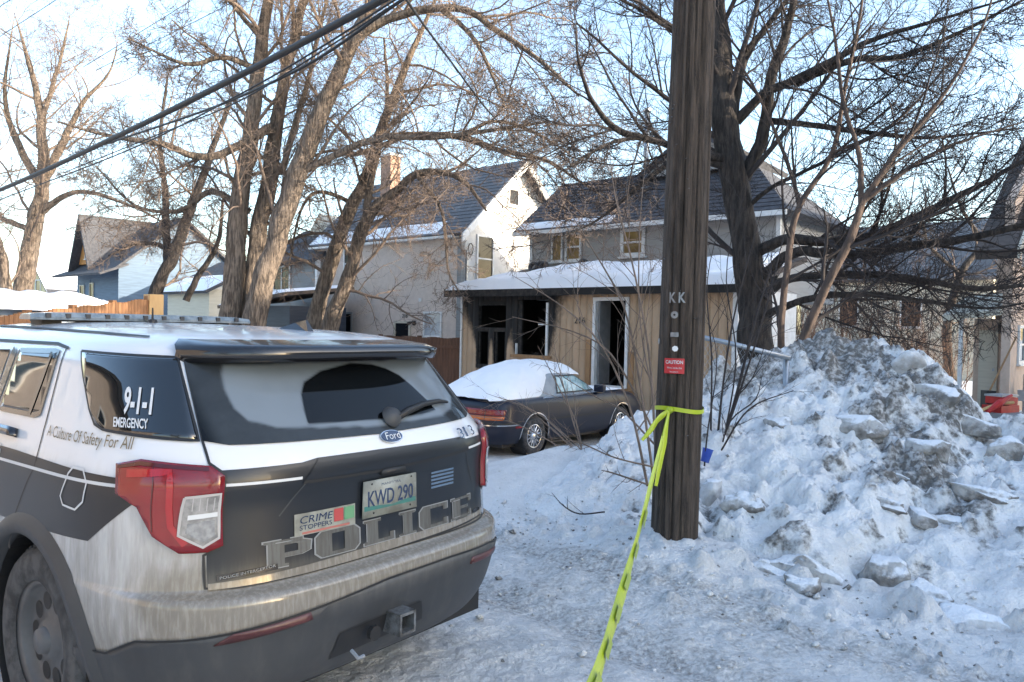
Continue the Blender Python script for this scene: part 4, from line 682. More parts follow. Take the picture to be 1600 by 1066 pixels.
# red brown brush far right, one mass
rg = np.random.default_rng(71); st = []
for i in range(130):
    u = rg.uniform(1180, 1520); d = rg.uniform(22, 34); b_ = pt(u, 600, d); b_[2] = -.5; h = rg.uniform(2.5, 6.0)*(1.0 if u < 1420 else .7); e_ = b_+np.array([rg.normal(0, 1.3), rg.normal(0, 1.0), h]); m_ = (b_+e_)/2+rg.normal(0, .15, 3); st.append(resample(np.array([(*b_, .016), (*m_, .012), (*e_, .004)]), 10))
st = np.array(st); P, R_ = st[..., :3], st[..., 3]; v, q = tubes(P, R_, 4); V_, Q_, nv_ = [v], [q], len(v); Ls = np.full(len(P), 4.)
for K, lm in ((8, 1.8), (6, 1.1), (3, .7)): P, R_, Ls = sprout(P, R_, Ls, K, .15, (20, 55), (.3, .5), (.4, .6), 5, .12, .05, rg, lmax=lm, rmin=.004); v, q = tubes(P, R_, 3); V_.append(v); Q_.append(q+nv_); nv_ += len(v)
tag(npmesh('brush', np.concatenate(V_), np.concatenate(Q_), MT['twig_red']), 'sunlit red brown brush filling the yards behind the snow pile', 'brush', kind='stuff')
tree('distant_tree', 'crooked far tree between the brush and the beige house', [[(1490, 620, 36, .3), (1480, 520, 36, .26), (1500, 430, 36, .22), (1530, 380, 36, .15), (1500, 320, 36, .09), (1480, 260, 36, .04)], [(1500, 430, 36, .14), (1450, 380, 36, .1), (1440, 320, 36, .05)]], [dict(MAPLE[0], K=7), MAPLE[1], dict(MAPLE[2], K=4)], 'bark_dark', 'twig', 83)
# ------------------------------------------------------------------ vehicles
MT['paint'] = mat('white_car_paint', (.60, .61, .63), .18, coat=.4, attr='grime', acol=(.175, .158, .134), alo=.25, ahi=1.15, anoise=.30, acolb=(.235, .217, .188), bsc=30, scale=3, astretch=(2.2, 2.2, .35))
MT['livery'] = mat('dark_grey_vinyl', (.011, .014, .019), .35, coat=.12, spec=.4, attr='grime', acol=(.085, .08, .07), alo=.4, ahi=1.2, anoise=.30, astretch=(3, 3, .3))
MT['bumper'] = mat('grey_bumper_plastic', (.04, .043, .048), .55, (.03, .032, .036), 2, attr='grime', acol=(.12, .115, .105), alo=.45, ahi=1.3, anoise=.4, astretch=(2, 2, .5))
MT['gloss_black'] = mat('gloss_black_trim', (.010, .010, .012), .18, coat=.5, attr='grime', acol=(.1, .1, .1), alo=.6, ahi=1.5)
MT['rear_glass'] = mat('rear_glass_with_frost', (.004, .005, .006), .05, spec=.3, ior=1.45, attr='frost', acol=(.155, .185, .215), alo=.1, ahi=.85, anoise=.05)
MT['red_lens'] = mat('red_lens', (.20, .006, .009), .12, (.14, .004, .007), 4, coat=.4)
MT['clear_lens'] = mat('clear_lens', (.30, .29, .28), .15, (.16, .155, .15), 22, coat=.4)
MT['amber_lens'] = mat('amber_lens', (.42, .10, .02), .15, coat=.4)
MT['decal'] = mat('reflective_white_decal', (.55, .56, .57), .4)
MT['grey_decal'] = mat('grimy_grey_decal', (.10, .102, .098), .55, (.066, .063, .057), 9, (6, 6, .5))
MT['edge_decal'] = mat('pale_letter_outline', (.21, .22, .225), .5)
MT['gold'] = mat('dark_gold_script', (.16, .12, .06), .5)
MT['badge_blue'] = mat('badge_blue', (.02, .035, .08), .25, coat=.5)
MT['chrome'] = mat('chrome', (.6, .6, .61), .15, metal=1)
MT['wheel_grey'] = mat('steel_wheel', (.10, .10, .105), .5, (.07, .07, .072), 6, attr='grime', acol=(.2, .19, .17))
MT['plate_w'] = mat('plate_cream', (.27, .28, .245), .5, (.17, .17, .145), 14)
MT['plate_teal'] = mat('plate_teal', (.03, .16, .14), .5, (.05, .13, .11), 14)
MT['navy_paint'] = mat('dark_navy_paint', (.006, .009, .022), .38, coat=.1, spec=.35, attr='grime', acol=(.07, .068, .068), alo=.45, ahi=1.4, anoise=.2)
MT['canvas'] = mat('frosted_canvas_top', (.36, .39, .42), .85, (.28, .31, .34), 5, bump=.3)
MT['ice_glass'] = mat('frosted_side_glass', (.16, .30, .33), .25, (.38, .52, .55), 9, lo=.4, hi=.6, coat=.3)
MT['reflector'] = mat('dirty_reflector', (.055, .012, .013), .35, (.09, .03, .03), 12); MT['lamp_dark'] = mat('lamp_dark_red', (.06, .003, .004), .15, coat=.4); MT['lamp_bright'] = mat('lamp_light_guide', (.30, .008, .012), .1, coat=.5); MT['lamp_rim'] = mat('lamp_pale_rim', (.40, .38, .37), .25); MT['lamp_silver'] = mat('lamp_silver', (.34, .34, .34), .2, (.22, .22, .22), 40, metal=.4)
class Shell:
    """a car body: plan outlines (rounded at both ends) stacked over height"""
    def __init__(s, kn, L=.95, N=3.6, Lf=.8):
        s.k = np.array(kn, float); s.L = L; s.Lf = Lf; th = np.linspace(0, math.pi/2, 3000); s.su = np.sin(th)**(2/N); s.sv = 1-np.cos(th)**(2/N)
        s.arc = np.concatenate([[0], np.cumsum(np.hypot(np.diff(s.su), L*np.diff(s.sv)))]); s.S1 = s.arc[-1]
        s.arf = np.concatenate([[0], np.cumsum(np.hypot(np.diff(s.su), Lf*np.diff(s.sv)))]); s.S2 = s.arf[-1]
        x = s.k[:, 0]; s.m = []
        for c in (1, 2, 3):
            dl = np.diff(s.k[:, c])/np.diff(x); m = np.zeros(len(x)); m[0] = dl[0]; m[-1] = dl[-1]
            for i in range(1, len(x)-1): m[i] = 0 if dl[i-1]*dl[i] <= 0 else 2*dl[i-1]*dl[i]/(dl[i-1]+dl[i])
            s.m.append(m)
    def prof(s, z):
        x = s.k[:, 0]; z = np.clip(z, x[0], x[-1]); k = np.clip(np.searchsorted(x, z)-1, 0, len(x)-2); h = x[k+1]-x[k]; t = (z-x[k])/h; o = []
        for c in (1, 2, 3):
            y = s.k[:, c]; m = s.m[c-1]; o.append(y[k]*(2*t**3-3*t*t+1)+m[k]*h*(t**3-2*t*t+t)+y[k+1]*(-2*t**3+3*t*t)+m[k+1]*h*(t**3-t*t))
        return o
    def at(s, S_, z):
        S_ = np.asarray(S_, float); z = np.asarray(z, float); W_, vr, vf = s.prof(z); a = np.abs(S_); sd = np.maximum(vf-vr-s.L-s.Lf, .0); a = np.minimum(a, s.S1+sd+s.S2)
        over = np.clip(a-s.S1, 0, sd); fr = np.maximum(a-s.S1-sd, 0)
        U_ = np.where(fr > 0, np.interp(s.S2-fr, s.arf, s.su), np.interp(a, s.arc, s.su))
        sc = np.clip((vf-vr)/(s.L+s.Lf), 0, 1)
        V_ = vr+np.where(fr > 0, sc*s.L+sd+sc*s.Lf*(1-np.interp(s.S2-fr, s.arf, s.sv)), sc*np.interp(a, s.arc, s.sv)*s.L+over)
        return np.stack([np.sign(S_)*U_*W_, V_, z], -1)
    def off(s, S_, z, e):
        P = s.at(S_, z); h = 4e-3
        d1 = s.at(S_+h, z)-s.at(S_-h, z); d2 = s.at(S_, z+h)-s.at(S_, z-h); n = np.cross(d1, d2); n /= np.linalg.norm(n, axis=-1, keepdims=True)+1e-9
        return P+n*np.asarray(e)[..., None]
    def sv_of(s, v, z): return s.S1+v-s.prof(np.asarray(z, float))[1]-s.L      # |s| of a point v metres ahead of the rear end, on the side
    def patch(s, name, poly, e, m, par, ds=.05, dz=.03, skirt=0, zl=None, smooth=True, attr=None, sl=None):
        """the part of the body inside poly (s, z), lifted e off the body, its edge turned down by skirt"""
        S_ = [p[0] for p in poly]; Z_ = [p[1] for p in poly]
        sl = np.linspace(min(S_), max(S_), max(2, int((max(S_)-min(S_))/ds)+2)) if sl is None else sl; zl = np.linspace(min(Z_), max(Z_), max(2, int((max(Z_)-min(Z_))/dz)+2)) if zl is None else zl
        def half(P, ax, val, sg):
            o = []; n = len(P)
            for i in range(n):
                a, b = P[i], P[(i+1) % n]; da = (a[ax]-val)*sg; db = (b[ax]-val)*sg
                if da >= 0: o.append(a)
                if (da >= 0) != (db >= 0): t = da/(da-db); q = [a[0]+t*(b[0]-a[0]), a[1]+t*(b[1]-a[1])]; q[ax] = val; o.append(tuple(q))
            return o
        vs = []; fs = []; ix = {}
        def vid(p):
            k = (round(p[0], 5), round(p[1], 5))
            if k not in ix: ix[k] = len(vs); vs.append(k)
            return ix[k]
        for i in range(len(sl)-1):
            st_ = half(half([tuple(p) for p in poly], 0, sl[i], 1), 0, sl[i+1], -1)
            if len(st_) < 3: continue
            for j in range(len(zl)-1):
                c = half(half(st_, 1, zl[j], 1), 1, zl[j+1], -1)
                if len(c) < 3: continue
                f = []
                for p in c:
                    q = vid(p)
                    if q not in f: f.append(q)
                if len(f) >= 3: fs.append(tuple(f))
        A = np.array(vs); V = s.off(A[:, 0], A[:, 1], np.full(len(A), e)); me = bpy.data.meshes.new(name); me.from_pydata(V.tolist(), [], fs)
        bm = bmesh.new(); bm.from_mesh(me); bm.normal_update()
        if skirt:
            V0 = s.off(A[:, 0], A[:, 1], np.full(len(A), e-skirt)); bm.verts.ensure_lookup_table(); ed = [x for x in bm.edges if len(x.link_faces) == 1]; nv_ = {}
            for x in ed:
                for v in x.verts:
                    if v.index not in nv_: nv_[v.index] = bm.verts.new(V0[v.index])
            for x in ed:
                a, b = x.verts
                try: bm.faces.new((a, b, nv_[b.index], nv_[a.index]))
                except ValueError: pass
            bmesh.ops.recalc_face_normals(bm, faces=bm.faces)
        bmesh.ops.remove_doubles(bm, verts=bm.verts, dist=2e-4); bm.to_mesh(me); bm.free()
        if attr:
            co = np.empty(len(me.vertices)*3, np.float32); me.vertices.foreach_get('co', co); co = co.reshape(-1, 3)
            for an, fn in attr.items(): a = me.attributes.new(an, 'FLOAT', 'POINT'); a.data.foreach_set('value', np.asarray(fn(co), np.float32))
        return link(name, me, m, par, smooth)
    def ribbon(s, name, line, wd, e, m, par, step=.03, attr=None):
        """a thin strip along a line of (s, z)"""
        Q = [];
        for a, b in zip(line[:-1], line[1:]):
            n = max(1, int(math.hypot(b[0]-a[0], b[1]-a[1])/step)); Q += [(a[0]+(b[0]-a[0])*k/n, a[1]+(b[1]-a[1])*k/n) for k in range(n)]
        Q = np.array(Q+[line[-1]], float); T = np.gradient(Q, axis=0); T /= np.linalg.norm(T, axis=1, keepdims=True)+1e-9; N_ = np.stack([-T[:, 1], T[:, 0]], 1)*wd/2
        A = np.concatenate([Q+N_, Q-N_]); n = len(Q); V = s.off(A[:, 0], A[:, 1], np.full(2*n, e)); i = np.arange(n-1)
        return npmesh(name, V, np.stack([i, i+1, i+n+1, i+n], 1), m, par, attrs=None)
    def decal(s, name, polys, s0, z0, w_, h_, e, m, par, shear=0, rise=0):
        """flat lettering: polys of (x, y) in 0..1 laid on the body"""
        vs, fs = [], []
        for p in polys: fs.append(tuple(range(len(vs), len(vs)+len(p)))); vs += list(p)
        A = np.array(vs, float); S_ = s0+A[:, 0]*w_+shear*A[:, 1]*h_; Z_ = z0+A[:, 1]*h_+rise*A[:, 0]*w_; V = s.off(S_, Z_, np.full(len(A), e))
        me = bpy.data.meshes.new(name); me.from_pydata(V.tolist(), [], fs); return link(name, me, m, par)
    def text(s, name, txt, s0, z0, w_, h_, e, m, par, shear=0, rise=0, bold=0, flip=1):
        c = bpy.data.curves.new(name, 'FONT'); c.body = txt; c.size = 1; c.resolution_u = 3; c.offset = bold; o = bpy.data.objects.new(name, c); COL.objects.link(o)
        me = bpy.data.meshes.new_from_object(o.evaluated_get(bpy.context.evaluated_depsgraph_get())); bpy.data.objects.remove(o); bpy.data.curves.remove(c)
        co = np.empty(len(me.vertices)*3, np.float32); me.vertices.foreach_get('co', co); co = co.reshape(-1, 3); mn = co.min(0); ex = co.max(0)-mn; x = (co[:, 0]-mn[0])/ex[0]; y = (co[:, 1]-mn[1])/ex[1]
        V = s.off(s0+x*w_+shear*y*h_, z0+y*h_+rise*x*w_, np.full(len(x), e)); me.vertices.foreach_set('co', V.astype(np.float32).ravel()); me.update()
        return link(name, me, m, par)
def wheel(par, c, sgn, r, rim_r, style, wd=.22):
    """axle along local x; sgn is the outward side"""
    cx, cy, cz = c; X = lambda d: cx+sgn*d
    def rg_(prof, name, m, pr, sm=True): o = MB().ring([(q[0], sgn*q[1]) for q in prof], (cx, cy, cz), (1, 0, 0), 44).build(name, m, pr, sm); return o
    w_ = rg_([(.0, -.02), (rim_r*.30, -.02), (rim_r*.36, -.045), (rim_r*.86, -.05), (rim_r*.9, -.02), (rim_r, .0), (rim_r, -.2)], 'wheel', MT['wheel_grey'], par)
    rg_([(rim_r*.985, .0), (rim_r*1.03, .012), (r*.80, .02), (r*.93, .012), (r*.985, -.012), (r, -.04), (r, -wd+.04), (r*.93, -wd), (rim_r, -wd)], 'tyre', MT['rubber'], w_)
    tr = MB()
    for k in range(56):
        for row, xo in ((0, -.045), (1, -.10), (2, -.16)):
            a = (k+.5*(row % 2))*2*math.pi/56; M_ = Matrix.Translation((X(xo), cy+math.cos(a)*(r-.002), cz+math.sin(a)*(r-.002)))@Matrix.Rotation(a, 4, 'X'); tr.box(-.021, .021, -.008, .008, -.013, .013, M_)
    t = tr.build('tread', MT['rubber'], w_); t['kind'] = 'stuff'
    if style == 'steel':
        for k in range(10):
            a = k*2*math.pi/10; yy, zz = cy+math.cos(a)*rim_r*.62, cz+math.sin(a)*rim_r*.62; MB().ring([(0, .001), (rim_r*.15, .001)], (X(-.046), yy, zz), (sgn, 0, 0), 14).build('vent_hole', MT['black'], w_)
        rg_([(0, .01), (rim_r*.20, .005), (rim_r*.24, -.03)], 'hub_cap', MT['wheel_grey'], w_)
    else:
        for k in range(14):
            a = k*2*math.pi/14
            for o in (-1, 1):
                b = a+o*.22; MB().tube([(X(-.012), cy+math.cos(a)*rim_r*.30, cz+math.sin(a)*rim_r*.30), (X(-.012), cy+math.cos(b)*rim_r*.92, cz+math.sin(b)*rim_r*.92)], .008, 5).build('spoke', MT['chrome'], w_)
        rg_([(0, .012), (rim_r*.26, .008), (rim_r*.32, -.02)], 'hub_cap', MT['chrome'], w_); rg_([(rim_r*.88, .0), (rim_r*.96, .006), (rim_r*1.0, -.01)], 'rim_lip', MT['chrome'], w_)
    return w_
def arch(cv, cz, r, z0, n=22):
    """wheel arch outline as (v, z), from front foot to rear foot"""
    a0 = math.asin(max(-1, min(1, (z0-cz)/r))); return [(cv+r*math.cos(a), cz+r*math.sin(a)) for a in np.linspace(a0, math.pi-a0, n)]
# --- police car ----------------------------------------------------------
KN = [(.26, .88, .22, 4.85), (.34, .94, .11, 4.95), (.44, .965, .05, 5.02), (.55, .985, .02, 5.05), (.63, .994, .0, 5.05), (.70, .998, .004, 5.04), (.725, 1.0, .02, 5.03), (.745, 1.0, .085, 5.02), (.88, 1.0, .10, 4.99), (1.03, 1.0, .105, 4.9), (1.12, .995, .095, 4.6), (1.18, .98, .115, 3.95), (1.24, .955, .16, 3.85), (1.40, .895, .29, 3.5), (1.55, .835, .42, 3.15), (1.595, .80, .47, 3.02), (1.63, .735, .56, 2.9), (1.655, .62, .76, 2.8), (1.672, .43, 1.1, 2.72), (1.682, .2, 1.6, 2.66), (1.686, .02, 2.2, 2.62)]
PV = Shell(KN); pc = empty('police_car', (-.435, 3.177, 0), math.atan2(.792, .611), 'white and dark grey police SUV seen from behind at the left, dirty with road salt', 'police car')
ZB = .30; CV, CZ, AR = 1.10, .385, .455
def s_of(v, z, sg=-1): return sg*float(PV.sv_of(v, z))
SA = PV.S1+5.05-.95-.8+PV.S2+.3
ar = arch(CV, CZ, AR, ZB); af = arch(4.02, CZ, AR, ZB)
poly = [(-SA, 1.6855), (-SA, ZB)]+[(s_of(v, z), z) for v, z in af]+[(s_of(v, z), z) for v, z in ar]+[(-.9, ZB), (.9, ZB)]+[(s_of(v, z, 1), z) for v, z in reversed(ar)]+[(s_of(v, z, 1), z) for v, z in reversed(af)]+[(SA, ZB), (SA, 1.6855)]
zl = np.concatenate([np.arange(ZB, .68, .03), np.arange(.68, .76, .008), np.arange(.77, 1.58, .03), np.arange(1.58, 1.66, .008), np.arange(1.66, 1.686, .002), [1.6856]])
grime = lambda c: np.clip(1.05-(c[:, 2]-.35)*1.05, 0, 1)*.62+.62*np.exp(-((c[:, 2]-.73)/.09)**2)*sstep(.45, .12, c[:, 1])*1.4+.30*sstep(1.24, 1.0, c[:, 2])+.14*sstep(1.24, 1.18, c[:, 2])
PV.patch('body', poly, 0, MT['paint'], pc, sl=np.linspace(-SA, SA, 250), zl=zl, attr={'grime': grime})
B('underbody', -.80, .80, .25, 4.8, .24, .5, MT['black'], pc)
for sg in (-1, 1):
    for cv in (CV, 4.02):
        MB().ring([(.44, -.42), (.44, -.02)], (sg*.985, cv, CZ), (sg, 0, 0), 30).build('wheel_well', MT['black'], pc); B('well_back', sg*.60-.01, sg*.60+.01, cv-.5, cv+.5, .26, .86, MT['black'], pc)
        wheel(pc, (sg*.955, cv, CZ), sg, .382, .245, 'steel', .235)
        # black flare round the arch
        pts = [(s_of(v, z, sg), z) for v, z in arch(cv, CZ, AR+.035, ZB, 30)]; n = len(pts); a1 = np.array(pts); a0 = np.array([(s_of(v, z, sg), z) for v, z in arch(cv, CZ, AR-.005, ZB, 30)]); a2 = np.array([(s_of(v, z, sg), z) for v, z in arch(cv, CZ, AR+.075, ZB, 30)])
        R1, R2, R3, R4 = PV.off(a2[:, 0], a2[:, 1], np.full(n, .001*1)), PV.off(a1[:, 0], a1[:, 1], np.full(n, .024)), PV.off(a0[:, 0], a0[:, 1], np.full(n, .022)), PV.off(a0[:, 0], a0[:, 1], np.full(n, -.09))
        i = np.arange(n-1); npmesh('arch_flare', np.concatenate([R1, R2, R3, R4]), np.concatenate([np.stack([i+k*n, i+1+k*n, i+1+(k+1)*n, i+(k+1)*n], 1) for k in range(3)]), MT['bumper'], pc, attrs={'grime': np.full(4*n, .35)})
GR = {'grime': lambda c: np.clip(grime(c)-.42, 0, 1)*.9}
# dark lower bumper with its stepped upper edge
bp = [(-1.44, .47), (-1.223, .50), (-1.077, .578), (-.958, .590), (-.616, .622), (-.085, .664), (.3, .668), (.62, .655), (.958, .600), (1.08, .578), (1.22, .5), (1.44, .47), (1.47, .305), (-1.47, .305)]
bum = PV.patch('bumper', bp, .006, MT['bumper'], pc, skirt=.006, attr=GR)
for sg in (-1, 1):
    PV.patch('reflector', [(sg*.80, .575), (sg*.74, .612), (sg*.46, .632), (sg*.45, .605)], .012, MT['reflector'], bum, skirt=.01, ds=.03)
PV.ribbon('bumper_edge', [(q[0], q[1]+.004) for q in bp[:12]], .008, .008, MT['black'], bum)
PV.patch('tow_recess', [(-.34, .40), (-.31, .505), (-.10, .515), (.14, .515), (.18, .42)], .010, MT['black'], bum)
MT['hitch'] = mat('worn_hitch_steel', (.20, .205, .21), .5, (.07, .068, .065), 22, metal=.4)
hs = MB(); [hs.box(*q) for q in ((-.045, .045, -.06, .1, .435, .446), (-.045, .045, -.06, .1, .514, .525), (-.045, -.034, -.06, .1, .446, .514), (.034, .045, -.06, .1, .446, .514))]; h_ = hs.build('hitch_receiver', MT['hitch'], pc); h_.location.x = -.02
B('hitch_bar', -.4, .4, .22, .28, .40, .50, MT['black'], pc); MB().tube([(-.16, .0, .47), (-.16, -.02, .47)], .03, 10).build('trailer_socket', MT['black'], pc); MB().tube([(-.25, .02, .42), (-.25, -.02, .40), (-.22, -.02, .40)], .008, 6).build('chain_loop', MT['steel'], pc)
# tailgate
tg = PV.patch('tailgate', [(-.775, .762), (-.775, 1.165), (-.43, 1.168), (-.36, 1.178), (.50, 1.174), (.55, 1.16), (.72, 1.158), (.74, .79), (.6, .785), (0, .785)], .004, MT['livery'], pc, attr=GR)
PV.patch('lower_trim', [(-.775, .748), (-.775, .770), (0, .789), (.60, .789), (.70, .789), (.70, .77), (0, .752)], .007, MT['paint'], tg, attr={'grime': lambda c: 1.1+0*c[:, 0]})
PV.patch('handle_recess', [(-.43, 1.10), (-.36, 1.172), (.50, 1.168), (.54, 1.115), (0, 1.095)], .009, MT['livery'], tg, attr={'grime': lambda c: .2+0*c[:, 0]})
PV.ribbon('recess_edge', [(-.43, 1.098), (0, 1.093), (.54, 1.113)], .012, .011, MT['black'], tg)
PV.ribbon('recess_edge', [(-.42, 1.09), (-.52, .98)], .006, .006, MT['bumper'], tg); PV.ribbon('recess_edge', [(.53, 1.10), (.60, .95)], .006, .006, MT['bumper'], tg)
PV.ribbon('pin_stripe', [(-.72, 1.116), (-.435, 1.114)], .010, .006, MT['decal'], tg); PV.ribbon('pin_stripe', [(.55, 1.118), (.70, 1.122)], .010, .006, MT['decal'], tg)
PV.ribbon('name_strip', [(-.745, .787), (-.53, .797)], .020, .009, MT['gloss_black'], tg); PV.text('name_strip_letters', 'POLICE INTERCEPTOR', -.735, .783, .195, .010, .016, MT['edge_decal'], tg, rise=.08); PV.ribbon('name_strip', [(.60, .800), (.68, .798)], .014, .009, MT['gloss_black'], tg)
gap = [(-.815, 1.57), (-.79, 1.262), (-.775, 1.19), (-.72, 1.15), (-.72, .90), (-.785, .87), (-.785, .755), (-.70, .746), (0, .750), (.70, .766)]
PV.ribbon('shut_line', gap, .010, .0045, MT['black'], tg); PV.ribbon('shut_line', [(-q[0], q[1]) for q in gap[:9]], .010, .0045, MT['black'], tg)
# lettering on the tailgate
def R_(x0, y0, x1, y1): return [(x0, y0), (x1, y0), (x1, y1), (x0, y1)]
LET = {'P': [R_(.02, 0, .50, .10), R_(.10, .10, .42, .90), R_(.02, .90, .10, 1), R_(.10, .90, .8, 1), [(.42, .34), (.78, .34), (.96, .44), (.96, .50), (.42, .50)], [(.42, .80), (.66, .80), (.70, .76), (.98, .80), (.80, .90), (.42, .90)], [(.70, .50), (.96, .50), (.98, .80), (.70, .76)]],
 'O': [[(.02, .2), (.14, .0), (.36, .14), (.36, .86), (.14, 1), (.02, .8)], [(.64, .14), (.86, 0), (.98, .2), (.98, .8), (.86, 1), (.64, .86)], [(.14, 0), (.86, 0), (.64, .14), (.36, .14)], [(.36, .86), (.64, .86), (.86, 1), (.14, 1)]],
 'L': [R_(.05, 0, .95, .14), R_(.14, .14, .46, .9), R_(.05, .9, .55, 1), R_(.82, .14, .95, .34)], 'I': [R_(.1, 0, .9, .10), R_(.28, .10, .72, .9), R_(.1, .9, .9, 1)],
 'C': [[(.02, .2), (.14, .0), (.36, .14), (.36, .86), (.14, 1), (.02, .8)], [(.14, 0), (.95, 0), (.95, .14), (.36, .14)], [(.36, .86), (.95, .86), (.95, 1), (.14, 1)], R_(.80, .14, .95, .30), R_(.80, .68, .95, .86)],
 'E': [R_(.05, 0, .95, .12), R_(.12, .12, .44, .88), R_(.05, .88, .95, 1), R_(.44, .44, .8, .56), R_(.82, .12, .95, .30), R_(.82, .70, .95, .88)]}
x0 = -.585; word = empty('police_lettering'); word.parent = tg
for ch, w_ in zip('POLICE', (.20, .22, .185, .12, .20, .185)):
    PV.decal('letter_outline', [[(.5+(x-.5)*1.07, .5+(y-.5)*1.08) for x, y in p] for p in LET[ch]], x0, .792, w_, .098, .0062, MT['edge_decal'], word, rise=0)
    PV.decal('letter', LET[ch], x0, .792, w_, .098, .0072, MT['grey_decal'], word); x0 += w_+.012
# number plate
pl = PV.patch('number_plate', [(-.15, .906), (.158, .906), (.152, 1.060), (-.146, 1.060)], .022, MT['plate_w'], tg, skirt=.006, ds=.2, dz=.2)
PV.patch('plate_band', [(-.143, .935), (.15, .935), (.15, 1.005), (.06, 1.0), (.03, .955), (-.02, .955), (-.05, .985), (-.143, 1.005)], .0235, MT['plate_teal'], pl, ds=.3, dz=.3); PV.text('plate_letters', 'KWD 290', -.125, .95, .258, .066, .026, MT['badge_blue'], pl, bold=.012); PV.text('plate_line', 'MANITOBA', -.05, 1.030, .11, .014, .0245, MT['badge_blue'], pl)
for x, z in ((-.11, 1.042), (.115, 1.044), (-.10, .918), (.11, .918)): PV.decal('plate_screw', [[(.5+.5*math.cos(a), .5+.5*math.sin(a)) for a in np.linspace(0, 6.28, 9)[:-1]]], x, z, .010, .010, .026, MT['black'], pl)
PV.patch('plate_lamp', [(-.05, 1.075), (.09, 1.075), (.085, 1.098), (-.04, 1.098)], .02, MT['black'], tg, skirt=.015, ds=.2, dz=.2)
st_ = PV.patch('sticker', [(-.46, .893), (-.178, .893), (-.178, .976), (-.46, .976)], .008, MT['plate_w'], tg, ds=.04, dz=.03); PV.text('sticker_letters', 'CRIME', -.44, .937, .145, .028, .011, MT['badge_blue'], st_, shear=.2); PV.text('sticker_letters', 'STOPPERS', -.44, .913, .145, .018, .011, MT['badge_blue'], st_)
PV.decal('sticker_mark', [R_(0, 0, .45, 1)], -.285, .920, .1, .05, .011, mat('sticker_red', (.35, .05, .05), .6), st_); PV.decal('sticker_mark', [R_(.5, 0, 1, 1)], -.285, .920, .1, .05, .011, mat('sticker_green', (.10, .25, .13), .6), st_); PV.decal('sticker_mark', [R_(0, 0, 1, 1)], -.43, .897, .22, .008, .012, mat('sticker_line', (.35, .12, .1), .6), st_)
PV.decal('notice_decal', [R_(0, y, 1, y+.12) for y in (0, .22, .44, .66, .88)], .27, .965, .16, .075, .006, mat('faded_blue', (.08, .13, .2), .6), tg)
for k_, ch in enumerate('313'): PV.text('unit_digit', ch, .478+.055*k_, 1.164+.001*k_, .022 if ch == '1' else .040, .040, .020, MT['badge_blue'], pc, bold=.0, rise=.02)
bd = PV.decal('badge', [[(.5+.5*math.cos(a), .5+.5*math.sin(a)) for a in np.linspace(0, 6.28, 29)[:-1]]], -.012, 1.192, .130, .048, .010, MT['chrome'], pc); PV.decal('badge_face', [[(.5+.46*math.cos(a), .5+.44*math.sin(a)) for a in np.linspace(0, 6.28, 29)[:-1]]], -.012, 1.192, .130, .048, .012, MT['badge_blue'], bd); PV.text('badge_script', 'Ford', .012, 1.203, .085, .027, .0135, MT['decal'], bd, shear=.25)
# rear window, quarter glass
def inside(x, z, poly):
    """signed distance to a polygon, positive inside"""
    P = np.array(poly); d = np.full(len(x), 9.); ins = np.zeros(len(x), bool)
    for a, b in zip(P, np.roll(P, -1, 0)):
        e = b-a; t_ = np.clip(((x-a[0])*e[0]+(z-a[1])*e[1])/(e@e), 0, 1); d = np.minimum(d, np.hypot(x-a[0]-t_*e[0], z-a[1]-t_*e[1]))
        c_ = ((a[1] > z) != (b[1] > z)) & (x < (b[0]-a[0])*(z-a[1])/(b[1]-a[1]+1e-12)+a[0]); ins ^= c_
    return np.where(ins, d, -d)
FR = [(-.56, 1.54), (-.585, 1.50), (-.60, 1.44), (-.597, 1.367), (-.566, 1.319), (-.47, 1.294), (-.284, 1.274), (.1, 1.262), (.44, 1.268), (.54, 1.294), (.62, 1.348), (.625, 1.50), (.60, 1.545)]
CL = [(-.333, 1.299), (-.32, 1.353), (-.30, 1.41), (-.26, 1.455), (-.152, 1.497), (.034, 1.526), (.15, 1.518), (.226, 1.498), (.29, 1.465), (.333, 1.421), (.388, 1.348), (.414, 1.302), (.3, 1.29), (.05, 1.288)]
def frost(c):
    x, z = c[:, 0], c[:, 2]; f = sstep(-.012, .02, inside(x, z, FR)+.008*fbm(x*9, z*9, 3, 2))*(1-sstep(-.006, .008, inside(x, z, CL)))
    rim = .30*(1-sstep(-.006, .008, inside(x, z, CL)))*sstep(.77, .66, np.abs(x))
    return np.maximum(f*(.80+.22*fbm(x*4, z*5, 5, 4)+.10*sstep(1.5, 1.3, z)), rim)
rgp = [(-.815, 1.563), (-.79, 1.262), (-.70, 1.245), (0, 1.232), (.70, 1.245), (.79, 1.262), (.815, 1.563)]
PV.patch('rear_window', rgp, .005, MT['rear_glass'], pc, ds=.009, dz=.008, attr={'frost': frost})
